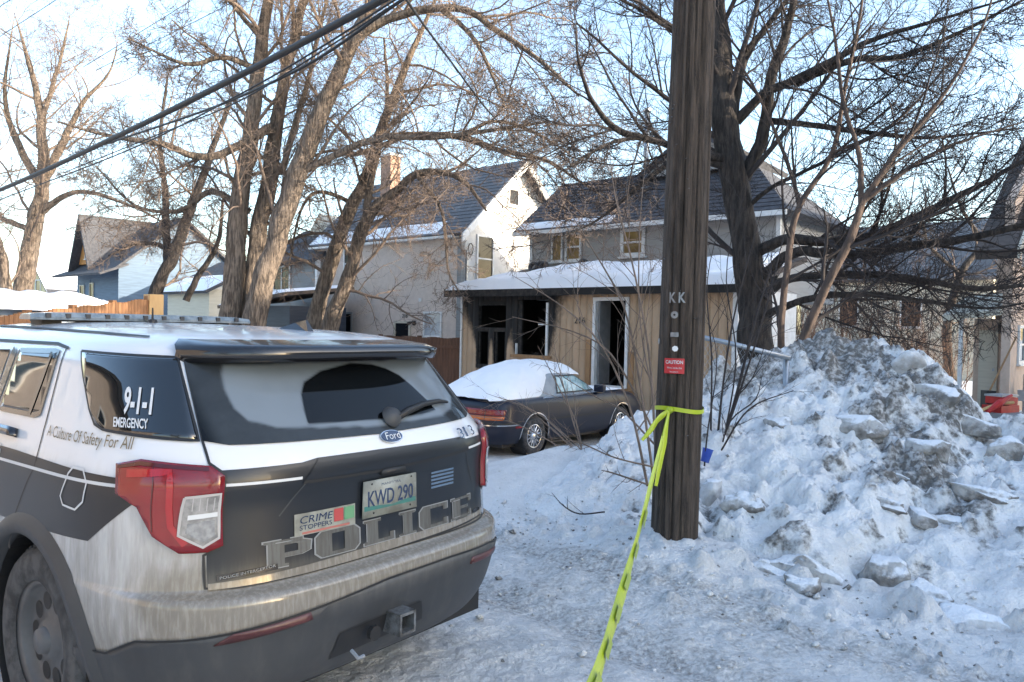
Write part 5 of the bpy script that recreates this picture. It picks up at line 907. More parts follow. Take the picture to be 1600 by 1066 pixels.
for sg in (-1, 1):
    q = [(sg*1.36, 1.562), (sg*.838, 1.552), (sg*.802, 1.262), (sg*1.20, 1.285), (sg*1.25, 1.30), (sg*1.285, 1.35), (sg*1.33, 1.46)]
    PV.patch('quarter_window', q, .005, MT['glass'], pc, skirt=.004)
    PV.ribbon('window_seal', q+[q[0]], .010, .006, MT['black'], pc)
    q = [(sg*1.965, 1.545), (sg*1.56, 1.555), (sg*1.70, 1.305), (sg*1.76, 1.292), (sg*2.13, 1.29)]
    PV.patch('door_window', q, .005, MT['glass'], pc, skirt=.004); PV.ribbon('window_seal', q+[q[0]], .020, .006, MT['gloss_black'], pc); PV.ribbon('window_bar', [(sg*1.62, 1.545), (sg*1.80, 1.295)], .022, .008, MT['gloss_black'], pc)
    PV.patch('front_door_window', [(sg*2.9, 1.52), (sg*2.08, 1.545), (sg*2.24, 1.285), (sg*3.2, 1.26)], .005, MT['glass'], pc); PV.ribbon('window_bar', [(sg*2.02, 1.548), (sg*2.19, 1.29)], .05, .007, MT['gloss_black'], pc)
    PV.ribbon('roof_drip', [(sg*2.9, 1.58), (sg*1.6, 1.585), (sg*1.48, 1.57)], .012, .004, MT['black'], pc)
    PV.ribbon('door_seam', [(sg*1.50, 1.575), (sg*1.585, 1.40), (sg*1.66, 1.24), (sg*1.70, 1.10), (sg*1.86, .90), (sg*1.95, .74)], .008, .0025, MT['black'], pc)
    PV.ribbon('door_seam', [(sg*2.62, 1.25), (sg*2.62, .6)], .008, .0025, MT['black'], pc)
    dk = [(sg*1.10, 1.135), (sg*1.9, 1.150), (sg*2.9, 1.150), (sg*4.2, 1.12), (sg*4.2, .95), (sg*2.6, .86), (sg*1.95, .86), (sg*1.551, .877), (sg*1.251, .892), (sg*1.028, 1.052), (sg*1.06, 1.10)]
    PV.patch('side_band', dk, .002, MT['livery'], pc, attr={'grime': lambda c: .25+0*c[:, 0]}); PV.ribbon('side_stripe', [(sg*1.10, 1.108), (sg*2.05, 1.098), (sg*4.0, 1.07)], .012, .0035, MT['decal'], pc)
    h_ = PV.patch('door_handle', [(sg*1.90, 1.195), (sg*2.12, 1.195), (sg*2.12, 1.228), (sg*1.90, 1.228)], .035, MT['gloss_black'], pc, skirt=.03)
    # tail lamps: red body, clear lens, dark surround
    tl = [(1.10, 1.178), (1.0, 1.194), (.77, 1.176), (.726, 1.144), (.722, .905), (.77, .886), (.86, .886), (.945, .945), (1.0, 1.046), (1.09, 1.09)]
    lamp = PV.patch('tail_lamp', [(sg*a, b) for a, b in tl], .028, MT['red_lens'], pc, skirt=.03, ds=.03); cx_ = np.mean([a for a, b in tl]); cz_ = np.mean([b for a, b in tl])
    PV.patch('lamp_surround', [(sg*(cx_+(a-cx_)*1.035), cz_+(b-cz_)*1.035) for a, b in tl], .008, MT['black'], lamp)
    PV.patch('clear_lens', [(sg*a, b) for a, b in ((.845, 1.085), (.735, 1.095), (.735, .935), (.785, .905), (.86, .95))], .031, MT['clear_lens'], lamp, ds=.03); PV.patch('red_bar', [(sg*a, b) for a, b in ((.83, 1.02), (.738, 1.028), (.738, 1.012), (.832, 1.003))], .033, MT['decal'], lamp); PV.ribbon('lens_line', [(sg*.955, 1.185), (sg*.945, .96)], .004, .030, MT['lamp_dark'], lamp)
    cl_ = [(sg*a, b) for a, b in ((.845, 1.085), (.735, 1.095), (.735, .935), (.785, .905), (.86, .95), (.845, 1.085))]; PV.ribbon('lens_rim', cl_, .009, .034, MT['lamp_rim'], lamp)
    PV.ribbon('light_guide', [(sg*1.05, 1.15), (sg*.90, 1.158), (sg*.885, .98), (sg*.84, .915)], .022, .0305, MT['lamp_bright'], lamp)
    PV.ribbon('lamp_shoulder', [(sg*1.09, 1.168), (sg*1.0, 1.182), (sg*.775, 1.164)], .012, .0305, MT['lamp_dark'], lamp)
    for k_ in range(4): PV.ribbon('reflector_rib', [(sg*(.752+.022*k_), 1.083), (sg*(.752+.022*k_), 1.035)], .003, .0325, MT['lamp_rim'], lamp)
    PV.patch('reverse_lens', [(sg*a, b) for a, b in ((.832, .99), (.748, 1.0), (.748, .945), (.785, .922), (.838, .957))], .0325, MT['lamp_silver'], lamp, ds=.03)
PV.ribbon('fuel_door', [(-1.37, 1.145), (-1.30, 1.145), (-1.27, 1.10), (-1.28, 1.03), (-1.33, .995), (-1.42, 1.0), (-1.44, 1.03), (-1.40, 1.12), (-1.37, 1.145)], .008, .0045, MT['decal'], pc)
PV.text('window_number', '9-1-1', -1.092, 1.342, .125, .098, .009, MT['decal'], pc, shear=.22, bold=.03); PV.text('window_word', 'EMERGENCY', -1.138, 1.297, .155, .034, .009, MT['decal'], pc, shear=.1, bold=.02)
PV.text('side_motto', 'A Culture Of Safety For All', -1.62, 1.215, .56, .055, .006, MT['gold'], pc, shear=.35)
PV.text('side_word', 'WINNIPEG', -2.95, 1.115, .90, .045, .004, MT['decal'], pc, bold=.01)
# spoiler, wiper, roof fittings
n = 41; S_ = np.linspace(-.86, .86, n); up = 1-np.abs(S_/.86)**6
r1 = PV.off(S_*.98, np.full(n, 1.622), np.full(n, .004)); r2 = PV.off(S_, np.full(n, 1.585), np.full(n, .012)); tipy = PV.at(S_, np.full(n, 1.56)); tip = tipy+np.stack([0*S_, -.17*up-.02, .020+.012*up], 1); tip2 = tip+np.array([0, .02, -.048]); und = PV.off(S_, np.full(n, 1.545), np.full(n, .008))
i = np.arange(n-1); npmesh('spoiler', np.concatenate([r1, r2*.5+tip*.5+np.array([0, 0, .018]), tip, tip2, und]), np.concatenate([np.stack([i+k*n, i+1+k*n, i+1+(k+1)*n, i+(k+1)*n], 1) for k in range(4)]), MT['gloss_black'], pc, attrs={'grime': np.full(5*n, .45)})
PV.patch('brake_lamp', [(-.16, 1.527), (.16, 1.527), (.16, 1.54), (-.16, 1.54)], .03, MT['black'], pc, skirt=.02)
wp = PV.off(np.array([.12, .2, .34, .48, .56]), np.array([1.275, 1.295, 1.318, 1.325, 1.318]), np.array([.03, .035, .03, .025, .02])); MB().tube([tuple(p) for p in wp], [.016, .018, .014, .011, .006], 7).build('wiper_arm', MT['black'], pc, True); q = PV.off(np.array(.10), np.array(1.285), np.array(.02)); MB().ring([(0, .03), (.035, .025), (.05, .0)], tuple(q), (0, -.8, .5), 16).build('wiper_hub', MT['bumper'], pc, True)
lb = MB().prism([(-.62, .0), (.62, .0), (.58, .045), (-.58, .045)], 0, 1); lb.v = []; lb.f = []
prf = [(-.055, 0), (.14, 0), (.15, .02), (.12, .052), (-.04, .052), (-.06, .02)]; xs_ = np.linspace(-.64, .64, 25)
lbar = MB(); vs = [(x, 2.22+.10*abs(x/.64)**2.5*-1+a*(1-.3*abs(x/.64)**6), 1.688+b*.8*(1-.35*abs(x/.64)**8)) for x in xs_ for a, b in prf]; lbar.add(vs, [(i*6+k, i*6+(k+1) % 6, (i+1)*6+(k+1) % 6, (i+1)*6+k) for i in range(24) for k in range(6)]+[(0, 1, 2, 3, 4, 5), tuple(24*6+k for k in range(6))])
lbo = lbar.build('light_bar', mat('light_bar_lens', (.20, .24, .27), .2, (.11, .14, .165), 18, coat=.4), pc)
for k in range(11): x = -.55+k*.11; B('light_module', x-.012, x+.012, 2.22-.10*abs(x/.64)**2.5-.064, 2.22-.10*abs(x/.64)**2.5-.05, 1.698, 1.722, MT['bumper'], lbo)
for sg in (-1, 1): B('bar_foot', sg*.50-.05, sg*.50+.05, 2.18, 2.32, 1.645, 1.694, MT['black'], lbo)
B('bar_base', -.55, .55, 2.20, 2.33, 1.678, 1.693, MT['black'], lbo)
MB().tube([(-.12, 1.85, 1.675), (-.12, 1.85, 1.70), (-.12, 1.85, 1.705), (-.12, 1.85, 1.765)], [.03, .022, .006, .004], 10).build('antenna', MT['black'], pc)
MB().add([(.10, 1.05, 1.662), (.20, 1.05, 1.662), (.17, .82, 1.652), (.13, .82, 1.652), (.145, .86, 1.715), (.155, .86, 1.715), (.15, .95, 1.70)], [(0, 1, 6), (1, 2, 5, 6), (2, 3, 4, 5), (3, 0, 6, 4), (4, 6, 5)]).build('shark_fin', MT['gloss_black'], pc)
PV.ribbon('roof_groove', [(-2.6, 1.648), (-1.9, 1.645), (-1.3, 1.638), (-.98, 1.628)], .006, .004, MT['black'], pc)
B('mirror', -1.16, -1.0, 3.3, 3.42, 1.08, 1.24, MT['gloss_black'], pc, .02); B('mirror', 1.0, 1.16, 3.3, 3.42, 1.08, 1.24, MT['gloss_black'], pc, .02)
# --- parked dark coupe --------------------------------------------------------
KS = [(.20, .78, .14, 4.45), (.30, .83, .05, 4.58), (.45, .86, .0, 4.65), (.58, .87, .015, 4.62), (.72, .862, .05, 4.5), (.84, .845, .08, 4.3), (.895, .82, .12, 4.0), (.915, .78, .20, 3.4), (.925, .72, .72, 3.2), (1.08, .655, .98, 2.92), (1.22, .60, 1.2, 2.62), (1.28, .54, 1.34, 2.52), (1.315, .42, 1.5, 2.4), (1.325, .05, 1.8, 2.2)]
CP = Shell(KS, .7, 4.2, .8); co_ = empty('parked_coupe', (-.85, 12.24, -.36), math.atan2(-.631, .775), 'dark navy coupe with thick snow on its roof parked facing the burnt house', 'car')
def c_of(v, z, sg=1): return sg*float(CP.sv_of(v, z))
SC = CP.S1+4.65-1.5+CP.S2+.3; a1 = arch(.95, .31, .36, .22); a2 = arch(3.62, .31, .36, .22)
poly = [(-SC, .918), (-SC, .22)]+[(c_of(v, z, -1), z) for v, z in a2]+[(c_of(v, z, -1), z) for v, z in a1]+[(-.7, .22), (.7, .22)]+[(c_of(v, z), z) for v, z in reversed(a1)]+[(c_of(v, z), z) for v, z in reversed(a2)]+[(SC, .22), (SC, .918)]
cg = lambda c: np.clip(.95-(c[:, 2]-.2)*1.6, 0, 1)*.6
CP.patch('body', poly, 0, MT['navy_paint'], co_, sl=np.linspace(-SC, SC, 150), zl=np.concatenate([np.arange(.22, .9, .04), [.895, .9, .905, .91, .915, .919]]), attr={'grime': cg})
CP.patch('soft_top', [(-SC, .918), (SC, .918), (SC, 1.324), (-SC, 1.324)], 0, MT['canvas'], co_, sl=np.linspace(-SC, SC, 110), zl=np.concatenate([[.918, .92, .922, .925], np.arange(.95, 1.27, .04), np.arange(1.27, 1.325, .008)]))
CP.patch('hood', [(c_of(3.0, .9), .912), (SC, .912), (SC, .9235), (c_of(2.9, .92), .9235)], .002, MT['navy_paint'], co_, attr={'grime': cg}); CP.patch('hood', [(-c_of(3.0, .9), .912), (-SC, .912), (-SC, .9235), (-c_of(2.9, .92), .9235)], .002, MT['navy_paint'], co_, attr={'grime': cg})
B('floor_pan', -.7, .7, .3, 4.3, .16, .3, MT['black'], co_)
for sg in (-1, 1):
    for cv in (.95, 3.62):
        wheel(co_, (sg*.835, cv, .305), sg, .305, .20, 'lace', .19); B('wheel_well', sg*.5-.02, sg*.5+.02, cv-.38, cv+.38, .2, .72, MT['black'], co_); MB().ring([(.35, -.3), (.35, -.01)], (sg*.86, cv, .31), (sg, 0, 0), 26).build('wheel_well', MT['black'], co_)
        CP.ribbon('arch_trim', [(c_of(v, z, sg), z) for v, z in arch(cv, .31, .375, .24, 26)], .022, .006, MT['chrome'], co_)
    q = [(c_of(1.72, .95, sg), .955), (c_of(2.98, .95, sg), .955), (c_of(2.55, 1.22, sg), 1.235), (c_of(1.80, 1.22, sg), 1.235)]
    CP.patch('side_window', q, .006, MT['ice_glass'], co_, skirt=.004); CP.ribbon('window_seal', q+[q[0]], .022, .008, MT['black'], co_); CP.ribbon('window_bar', [(c_of(1.98, .96, sg), .96), (c_of(1.93, 1.22, sg), 1.225)], .018, .008, MT['black'], co_)
    CP.ribbon('beltline_trim', [(c_of(1.2, .905, sg), .906), (c_of(3.1, .905, sg), .906)], .016, .006, MT['chrome'], co_)
    CP.ribbon('rub_strip', [(sg*.3, .56), (c_of(.55, .56, sg), .56)], .03, .008, MT['black'], co_); CP.ribbon('rub_strip', [(c_of(1.35, .56, sg), .56), (c_of(3.2, .56, sg), .56)], .03, .008, MT['black'], co_); CP.ribbon('door_seam', [(c_of(1.62, .9, sg), .9), (c_of(1.6, .4, sg), .3)], .008, .003, MT['black'], co_); CP.ribbon('door_seam', [(c_of(3.05, .9, sg), .9), (c_of(3.0, .4, sg), .3)], .008, .003, MT['black'], co_)
    t = CP.patch('tail_lamp', [(sg*.10, .68), (sg*.98, .68), (sg*1.0, .77), (sg*.10, .78)], .008, MT['red_lens'], co_, skirt=.006); CP.patch('amber_lens', [(sg*.10, .61), (sg*.97, .61), (sg*.98, .675), (sg*.10, .675)], .008, MT['amber_lens'], t, skirt=.006); CP.ribbon('lamp_bar', [(sg*.62, .61), (sg*.62, .78)], .012, .011, MT['black'], t); CP.ribbon('lamp_bar', [(sg*.10, .677), (sg*.99, .677)], .008, .011, MT['black'], t)
    CP.ribbon('bumper_trim', [(sg*.0, .53), (sg*1.05, .53), (c_of(.5, .53, sg), .53)], .018, .010, MT['chrome'], co_)
    CP.patch('side_marker', [(c_of(.42, .5, sg), .47), (c_of(.58, .5, sg), .47), (c_of(.58, .5, sg), .51), (c_of(.42, .5, sg), .51)], .006, MT['red_lens'], co_)
    mr = B('mirror', sg*.80-.10, sg*.80+.10, 2.78, 2.90, .93, 1.06, MT['navy_paint'], co_, .025); mr.location.x = sg*.06
x = np.linspace(-1, 1, 41); v = np.linspace(.08, 2.78, 60); UU, VV = np.meshgrid(x, v, indexing='ij')
uw = np.interp(VV, [.08, .3, 1.25, 1.6, 2.5, 2.78], [.60, .74, .74, .56, .54, .45]); ze = np.interp(VV, [.08, .3, 1.2, 1.55, 2.5, 2.78], [.925, .925, .95, 1.24, 1.27, 1.24]); zt = np.interp(VV, [.08, .2, .6, 1.0, 1.5, 2.0, 2.5, 2.78], [.95, 1.09, 1.29, 1.43, 1.50, 1.49, 1.43, 1.30])
UX = UU*(uw+.03*fbm(VV*3, np.sign(UU)*2+VV*0, 17, 3)); zs = ze+(zt-ze)*(1-np.abs(UU)**2.6)**.8+.035*fbm(UX*3, VV*3, 7, 4)*(1-UU**4)-.02*(np.abs(UU) > .97)
sc_ = npmesh('snow_blanket', np.stack([UX, VV, zs], -1), grid_quads(41, 60), MT['snow_roof']); sc_.location = co_.location; sc_.rotation_euler = co_.rotation_euler; tag(sc_, 'smooth thick cap of snow over the parked coupe roof and trunk', 'snow')
x = np.linspace(-1, 1, 30); v = np.linspace(3.05, 4.1, 24); UU, VV = np.meshgrid(x, v, indexing='ij'); hz = .925+.05*(1-UU**4)*np.clip((4.1-VV)/.4, 0, 1)*np.clip((VV-3.05)/.1, 0, 1)*(.8+.5*fbm(UU*2, VV*2, 4, 3))-.006
sc2 = npmesh('snow_blanket', np.stack([UU*.66, VV, hz], -1), grid_quads(30, 24), MT['snow_roof']); sc2.location = co_.location; sc2.rotation_euler = co_.rotation_euler; tag(sc2, 'thin snow left on the hood of the parked coupe', 'snow')
# --- far parked cars ------------------------------------------------------------
for i, (u, v_, d, col_, lb_) in enumerate(((1490, 600, 46, (.03, .04, .06), 'far dark blue hatchback parked beyond the snow pile at right'), (1455, 598, 50, (.35, .03, .02), 'far red car mostly hidden behind the dark blue hatchback'))):
    P = pt(u, v_, d); fc = empty('distant_car', (P[0], P[1], -1.25), GA, lb_, 'car', 'cars parked far off at right'); FP = Shell(KS, .7, 4.2, .8)
    m_ = mat('far_car_paint', col_, .3, coat=.5); SF = FP.S1+3.15+FP.S2+.3
    FP.patch('body', [(-SF, .22), (SF, .22), (SF, .93), (-SF, .93)], 0, m_, fc, sl=np.linspace(-SF, SF, 70), zl=np.concatenate([np.arange(.22, .9, .1), [.91, .92, .93]])); FP.patch('greenhouse', [(-SF, .93), (SF, .93), (SF, 1.324), (-SF, 1.324)], 0, MT['glass'], fc, sl=np.linspace(-SF, SF, 60), zl=np.linspace(.93, 1.324, 10)); B('roof', -.5, .5, 1.4, 2.5, 1.30, 1.345, m_, fc)
    for sg in (-1, 1):
        for cv in (.95, 3.62): MB().ring([(0, .0), (.2, 0), (.3, -.02), (.3, -.2)], (sg*.87, cv, .3), (sg, 0, 0), 18).build('wheel', MT['rubber'], fc)
    fc.rotation_euler[2] = GA-math.pi/2+.0 if i == 0 else GA+.3
# ------------------------------------------------------------------ pole, tape, wires, fence, litter
MT['pole'] = mat('weathered_pole', (.105, .078, .060), .9, (.017, .013, .010), 36, (1, 1, .09), bump=1., bscale=60, dist=.035, lo=.38, hi=.62, fine=.3)
MT['tape'] = mat('caution_tape', (.42, .50, .02), .35, (.34, .42, .025), 3)
MT['print'] = mat('tape_print', (.26, .33, .03), .4)
P0 = np.array([1.21, 5.57, -.1]); P1 = np.array([1.345, 5.66, 9.4]); pole = empty('utility_pole', tuple(P0), 0, 'thick weathered wooden utility pole with metal tags standing in the snow', 'pole')
def pole_axis(z): t = (z-P0[2])/(P1[2]-P0[2]); return P0+(P1-P0)*t
def pole_r(z): return .170-.0052*np.asarray(z)
ns, nz_ = 120, 190; an = np.arange(ns)*2*math.pi/ns; hz = np.linspace(-.1, 9.4, nz_); A_, H_ = np.meshgrid(an, hz, indexing='ij'); ca, sa = np.cos(A_)*6, np.sin(A_)*6
g = fbm(ca*1.2+H_*.05, sa*1.2+H_*.16, 3, 4); cr_ = np.minimum(fbm(ca*3.2, sa*3.2+H_*.22, 13, 3), 0); rad = pole_r(H_)+.006*g+.045*np.clip(cr_+.10, -1, 0)+.004*fbm(ca*5, sa*5+H_*.5, 23, 2)+.02*np.exp(-(H_-.1)/.12)*(H_ < .6)*0
c_ = P0[None, None]+(P1-P0)[None, None]*((H_+.1)/9.5)[..., None]; V = c_+np.stack([np.cos(A_)*rad, np.sin(A_)*rad, 0*A_], -1)-P0
i, j = np.meshgrid(np.arange(ns), np.arange(nz_-1), indexing='ij'); i2 = (i+1) % ns; Q = np.stack([i*nz_+j, i2*nz_+j, i2*nz_+j+1, i*nz_+j+1], -1).reshape(-1, 4)
npmesh('shaft', V, Q, MT['pole'], pole)
def on_pole(u, v, e=.012):
    """point on the pole face met by the sight line (u, v), and the outward direction there"""
    d = pt(u, v, 1.)-_C; best = None
    for q in np.linspace(5.1, 5.9, 400):
        X = _C+d*q; ax = pole_axis(X[2]); w_ = (X-ax)[:2]
        if np.hypot(*w_) <= pole_r(X[2])+e: return X, math.atan2(w_[1], w_[0])
    return _C+d*5.45, -math.pi/2
def pole_plate(name, u, v, w_, h_, m, par, e=.012, th=.004, sides=4, curve=True):
    """thin plate bent round the pole"""
    X, a = on_pole(u, v, e); r = pole_r(X[2])+e; n = 9; pts = []
    if sides == 4: outl = [(x, -1) for x in np.linspace(-1, 1, n)]+[(x, 1) for x in np.linspace(1, -1, n)]
    else: outl = [(math.cos(q), math.sin(q)) for q in np.linspace(0, 2*math.pi, sides, endpoint=False)]
    ax = pole_axis(X[2]); vs = []
    for off in (0, th):
        for x, y in outl: q = a+x*w_/2/r; vs.append((ax[0]+math.cos(q)*(r+off)-P0[0] if par is not None else ax[0]+math.cos(q)*(r+off), ax[1]+math.sin(q)*(r+off)-P0[1] if par is not None else ax[1]+math.sin(q)*(r+off), X[2]+y*h_/2-(P0[2] if par is not None else 0)))
    k = len(outl); return MB().add(vs, [tuple(range(k-1, -1, -1)), tuple(range(k, 2*k))]+[(q, (q+1) % k, (q+1) % k+k, q+k) for q in range(k)]).build(name, m, par)
def pole_text(txt, u, v, w_, h_, m, par, e, name, bold=0):
    X, a = on_pole(u, v, e); r = pole_r(X[2])+e; ax = pole_axis(X[2]); c = bpy.data.curves.new(name, 'FONT'); c.body = txt; c.size = 1; c.resolution_u = 3; c.offset = bold; o = bpy.data.objects.new(name, c); COL.objects.link(o); me = bpy.data.meshes.new_from_object(o.evaluated_get(bpy.context.evaluated_depsgraph_get())); bpy.data.objects.remove(o); bpy.data.curves.remove(c)
    co = np.empty(len(me.vertices)*3, np.float32); me.vertices.foreach_get('co', co); co = co.reshape(-1, 3); mn = co.min(0); ex = co.max(0)-mn; x = (co[:, 0]-mn[0])/ex[0]-.5; y = (co[:, 1]-mn[1])/ex[1]-.5; q = a+x*w_/r
    ref = P0 if par is not None and par is pole else (np.zeros(3)); V = np.stack([ax[0]+np.cos(q)*r-ref[0], ax[1]+np.sin(q)*r-ref[1], X[2]+y*h_-ref[2]], 1); me.vertices.foreach_set('co', V.astype(np.float32).ravel()); me.update(); return link(name, me, m, par)
MT['alu'] = mat('dull_aluminium', (.30, .31, .32), .45, (.18, .19, .2), 14, metal=.5); MT['sign_red'] = mat('sign_red', (.50, .025, .03), .45, (.42, .02, .025), 4)
nr = random.Random(9); nb_ = MB()
for k in range(20):
    z = nr.uniform(.6, 3.6); a = nr.uniform(-2.9, -.3); ax = pole_axis(z)-P0; r = pole_r(z); M_ = Matrix.Translation((ax[0]+math.cos(a)*r, ax[1]+math.sin(a)*r, z-P0[2]))@Matrix.Rotation(a, 4, 'Z')@Matrix.Rotation(nr.uniform(-.6, .6), 4, 'X')
    if k % 2: nb_.box(-.004, .012, -.006, .006, -.0012, .0012, M_)
    else: nb_.box(-.003, .009, -.003, .003, -.003, .003, M_)
nb_ = nb_.build('nails', MT['wheel_grey'], pole); nb_['kind'] = 'stuff'
for u in (1051, 1066): pole_text('K', u, 465, .05, .075, MT['alu'], pole, .016, 'metal_letter', .03)
pole_plate('tag_disc', 1054, 492, .052, .052, MT['alu'], pole, sides=18); pole_plate('tag_hole', 1054, 492, .016, .016, MT['black'], pole, e=.017, sides=10); pole_plate('tag_plate', 1054, 523, .058, .032, MT['alu'], pole); pole_plate('paper_scrap', 1055, 545, .045, .042, MT['white_trim'], pole, sides=7); pole_plate('tag_disc', 1030, 533, .025, .045, MT['alu'], pole, sides=12)
sg_ = pole_plate('caution_sign', 1053, 572, .146, .108, MT['sign_red'], None, e=.010); tag(sg_, 'small red and white CAUTION sign fixed on the wooden pole', 'sign')
pole_text('CAUTION', 1053, 566, .128, .026, MT['decal'], sg_, .0155, 'sign_lettering', .02); pole_text('Wires inside this', 1053, 575, .11, .014, MT['decal'], sg_, .0155, 'sign_lettering'); pole_text('location', 1053, 581, .06, .012, MT['decal'], sg_, .0155, 'sign_lettering'); pole_plate('sign_lettering', 1053, 588, .03, .006, MT['decal'], sg_, e=.0155, th=.001)
# caution tape: band round the pole, knot, two tails and the long strand
def tape(name, pts, wd, tw, par=None, n=90, m=None):
    Q = resample(np.array(pts, float), n); T = np.gradient(Q, axis=0); T /= np.linalg.norm(T, axis=1, keepdims=True); up = np.array([0, 0, 1.]); sd = np.cross(T, up); sd /= np.linalg.norm(sd, axis=1, keepdims=True)+1e-9; nn = np.cross(sd, T); t = np.linspace(0, 1, n); a = np.interp(t, np.linspace(0, 1, len(tw)), tw)[:, None]
    D = sd*np.cos(a)+nn*np.sin(a); N2 = -sd*np.sin(a)+nn*np.cos(a); w_ = np.interp(t, np.linspace(0, 1, len(wd)), wd)[:, None]; rows = [Q+D*w_*k+N2*.006*math.cos(k*7) for k in (-.5, -.2, .15, .5)]; i = np.arange(n-1)
    return npmesh(name, np.concatenate(rows), np.concatenate([np.stack([i+k*n, i+1+k*n, i+1+(k+1)*n, i+(k+1)*n], 1) for k in range(3)]), m or MT['tape'], par), Q, D, N2, w_
kn = on_pole(1046, 641, .03)[0]; tp = empty('caution_tape', tuple(kn), 0, 'yellow caution tape tied round the wooden pole and stretched towards the viewer', 'tape')
zc = kn[2]; ax = pole_axis(zc); band = [(ax[0]+math.cos(a)*(pole_r(zc)+.012)-kn[0], ax[1]+math.sin(a)*(pole_r(zc)+.012)-kn[1], .012*math.sin(a*2)) for a in np.linspace(0, 2*math.pi, 40)]
b_ = np.array(band); rows = [b_+np.array([0, 0, k]) for k in (-.016, 0, .014)]; i = np.arange(39); npmesh('band', np.concatenate(rows), np.concatenate([np.stack([i+k*40, i+1+k*40, i+1+(k+1)*40, i+(k+1)*40], 1) for k in range(2)]), MT['tape'], tp)
MB().ring([(0, -.025), (.02, -.015), (.026, .0), (.02, .018), (0, .028)], (0, -.01, 0), (.3, -1, .2), 10).build('knot', MT['tape'], tp, True)
W = lambda u, v, d: pt(u, v, d)-kn
st1, Q, D, N2, w_ = tape('strand', [(0, -.01, 0), W(1035, 690, 5.25), W(1020, 750, 4.9), W(1000, 830, 4.35), W(975, 920, 3.6), W(945, 1020, 2.8), W(930, 1066, 2.45), W(890, 1160, 1.9), W(850, 1260, 1.5)], [.035, .05, .06, .055, .06, .055, .06], [1.35, 1.2, 1.5, .9, 1.3, 1.0, 1.25])
st1.parent = tp
for k in range(22, 86, 9):
    rows = [Q[k:k+5]+D[k:k+5]*w_[k:k+5]*s_+N2[k:k+5]*.009 for s_ in (-.26, .26)]; i = np.arange(4)
    for sgn in (1, -1): npmesh('printed_word', np.concatenate([r+N2[k:k+5]*(.004 if sgn > 0 else -.016) for r in rows]), np.stack([i, i+1, i+6, i+5], 1), MT['print'], st1)
t1, *_ = tape('tail', [(0, -.015, 0), W(1030, 655, 5.3), W(1015, 675, 5.25), W(1003, 688, 5.22)], [.03, .045, .04, .02], [1.2, 1.6, 1.0], tp, 30); t2, *_ = tape('tail', [(0, -.015, 0), W(1042, 670, 5.3), W(1035, 710, 5.25), W(1026, 760, 5.2)], [.03, .05, .045, .04], [1.3, 1.1, 1.5], tp, 30)
# overhead wires
def cable(label, pts, r, cat='cable'):
    Q = resample(np.array([pt(*p) for p in pts]), 40); o = MB().tube([tuple(p) for p in Q-Q[0]], r, 8).build('overhead_cable', MT['wire'], None, True); o.location = tuple(Q[0]); return tag(o, label, cat, 'overhead cables')
cable('thickest black overhead cable crossing the upper left', [(700, -55, 7.2), (600, -2, 8), (400, 105, 9.9), (200, 205, 12.6), (0, 297, 16.5), (-200, 375, 22)], .042)
cable('thin cable just under the thickest overhead cable', [(720, -60, 7.4), (620, -2, 8.2), (500, 75, 9.3), (370, 150, 10.8), (200, 235, 13.5), (0, 312, 17.5)], .012)
cable('middle one of the thin cables below the thick cable', [(735, -60, 7.5), (630, -2, 8.4), (500, 82, 9.6), (370, 160, 11), (260, 205, 13), (100, 270, 16)], .010)
cable('lower medium cable of the overhead bundle', [(740, -70, 7.6), (628, 0, 8.6), (500, 90, 9.8), (400, 140, 11), (300, 180, 12.6), (120, 240, 16)], .019)
cable('service wire running down to the burnt house', [(600, -60, 8), (642, 10, 9), (700, 90, 12), (760, 170, 16), (810, 225, 20), (838, 262, 23)], .016)
for k, (a, b, lb_) in enumerate((((0, 18), (22, -4), 'short faint wire at the very top left corner'), ((40, 40), (95, -5), 'faint far wire right of the top left corner'), ((130, 105), (300, 0), 'faint far wire, upper of the pair across the blue sky'), ((150, 110), (370, 0), 'faint far wire, lower of the pair across the blue sky'))): cable(lb_, [(a[0]-60*(k < 2), a[1]+30*(k < 2), 30), (b[0], b[1], 26), (b[0]+120, b[1]-80, 23)], .012)
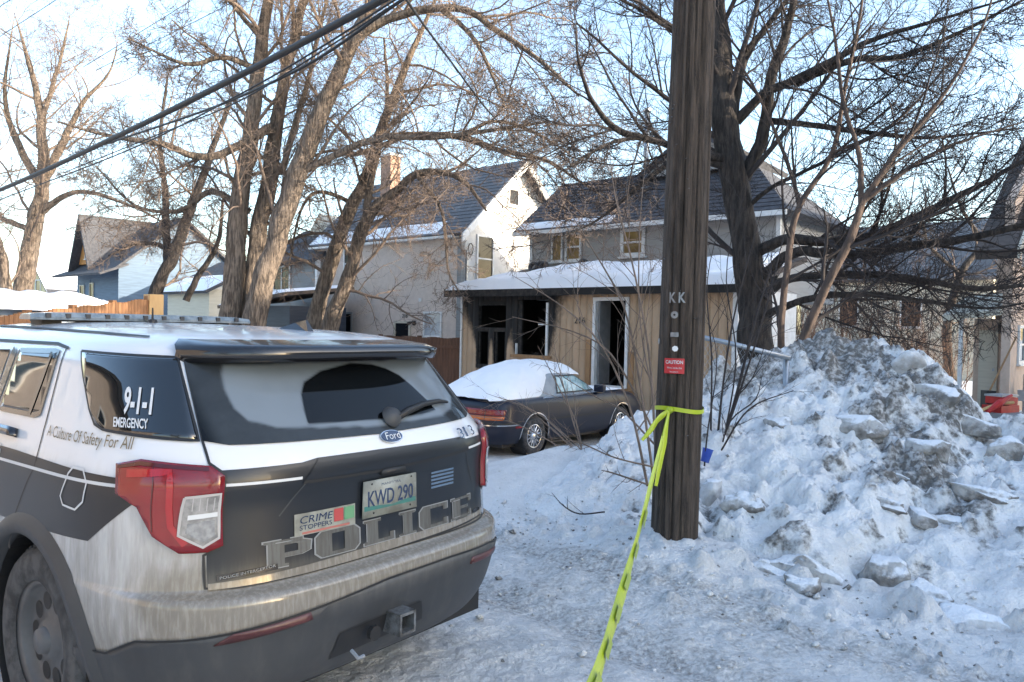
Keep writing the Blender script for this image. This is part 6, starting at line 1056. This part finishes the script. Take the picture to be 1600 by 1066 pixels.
# chain link fence
a, b = pt(1060, 519, 8.3), pt(1235, 560, 8.0); cf = empty('chain_link_fence', (a[0], a[1], 0), 0, 'grey chain link fence with steel top rail behind the pole', 'fence'); org = np.array([a[0], a[1], 0]); MB().tube([tuple(a-org), tuple((a+b)/2-org+np.array([0, 0, .01])), tuple(b-org)], .027, 10).build('top_rail', MT['steel'], cf, True)
for t in (.02, .98): q = a+(b-a)*t-org; MB().tube([(q[0], q[1]+.05, -.4), (q[0], q[1]+.05, q[2]+.03)], .03, 10).build('post', MT['steel'], cf, True)
P, L_ = [], np.linalg.norm((b-a)[:2]); dx = (b-a)/L_; hgt = 1.9
for k in range(-40, int(L_/.055)+2):
    for s_ in (-1, 1):
        x0_, x1_ = (k*.055, k*.055+hgt*.62) if s_ > 0 else (k*.055+hgt*.62, k*.055); z0_, z1_ = 0, hgt; lo_, hi_ = max(0, min(x0_, x1_)), min(L_, max(x0_, x1_))
        if hi_-lo_ < .02: continue
        f = lambda x: hgt*(x-x0_)/(x1_-x0_); P.append([[*(dx[:2]*x), (a+dx*x)[2]-f(x)] for x in (lo_, (lo_+hi_)/2, hi_)])
P = np.array(P); v, q = tubes(P, np.full(P.shape[:2], .0017), 3); mesh_ = npmesh('wire_mesh', v, q, MT['steel'], cf); mesh_['kind'] = 'stuff'
# litter
def put(u, v, name, build, label, cat, rz=0): p = on_snow(u, v); o = build.build(name, None, None); o.location = tuple(p); o.rotation_euler = (0, 0, rz); return tag(o, label, cat)
MT['card'] = mat('brown_cardboard', (.30, .20, .13), .9, (.24, .16, .10), 5); MT['blue'] = mat('blue_plastic', (.03, .07, .42), .4, (.05, .12, .5), 6)
o = MB().add([(-.12, 0, 0), (.02, .03, -.02), (.10, .02, .14), (-.03, .0, .16), (-.14, .02, .10), (.06, .05, .07)], [(0, 1, 5, 3), (1, 2, 5), (3, 5, 2), (0, 3, 4)]).build('cardboard_scrap', MT['card'], None); o.location = tuple(pt(978, 696, 7.9)); tag(o, 'torn brown cardboard scrap on the snow bank left of the pole', 'cardboard')
o = MB().ring([(.0, 0), (.035, 0), (.045, .11), (.05, .115), (.042, .11), (.032, .01)], (0, 0, 0), (.3, .2, 1), 16).build('blue_cup', MT['blue'], None, True); o.location = tuple(pt(1101, 722, 6.6)); tag(o, 'crushed blue cup among the shoots right of the pole', 'cup')
o = chunk('blue_rag', (.10, .05, .03), 5, MT['blue'], .5); o.location = (*pt(603, 1002, 3.35)[:2], .03); tag(o, 'scrap of blue plastic on the snow under the tow hitch', 'litter')
# a bare tree behind the viewer, mirrored in the car glass
def copy_tree(o, loc, rz, label, sc=1.):
    c = o.copy(); COL.objects.link(c); c.location = loc; c.rotation_euler = (0, 0, rz); c.scale = (sc,)*3; c['label'] = label
    for ch in o.children: k = ch.copy(); COL.objects.link(k); k.parent = c
    return c
copy_tree(T6, (-4.5, -9, -.5), 2.2, 'bare tree behind the viewer, mirrored in the police car windows')
copy_tree(T6, (3.5, -11, -.5), .6, 'second bare tree behind the viewer, nearer the grey house')
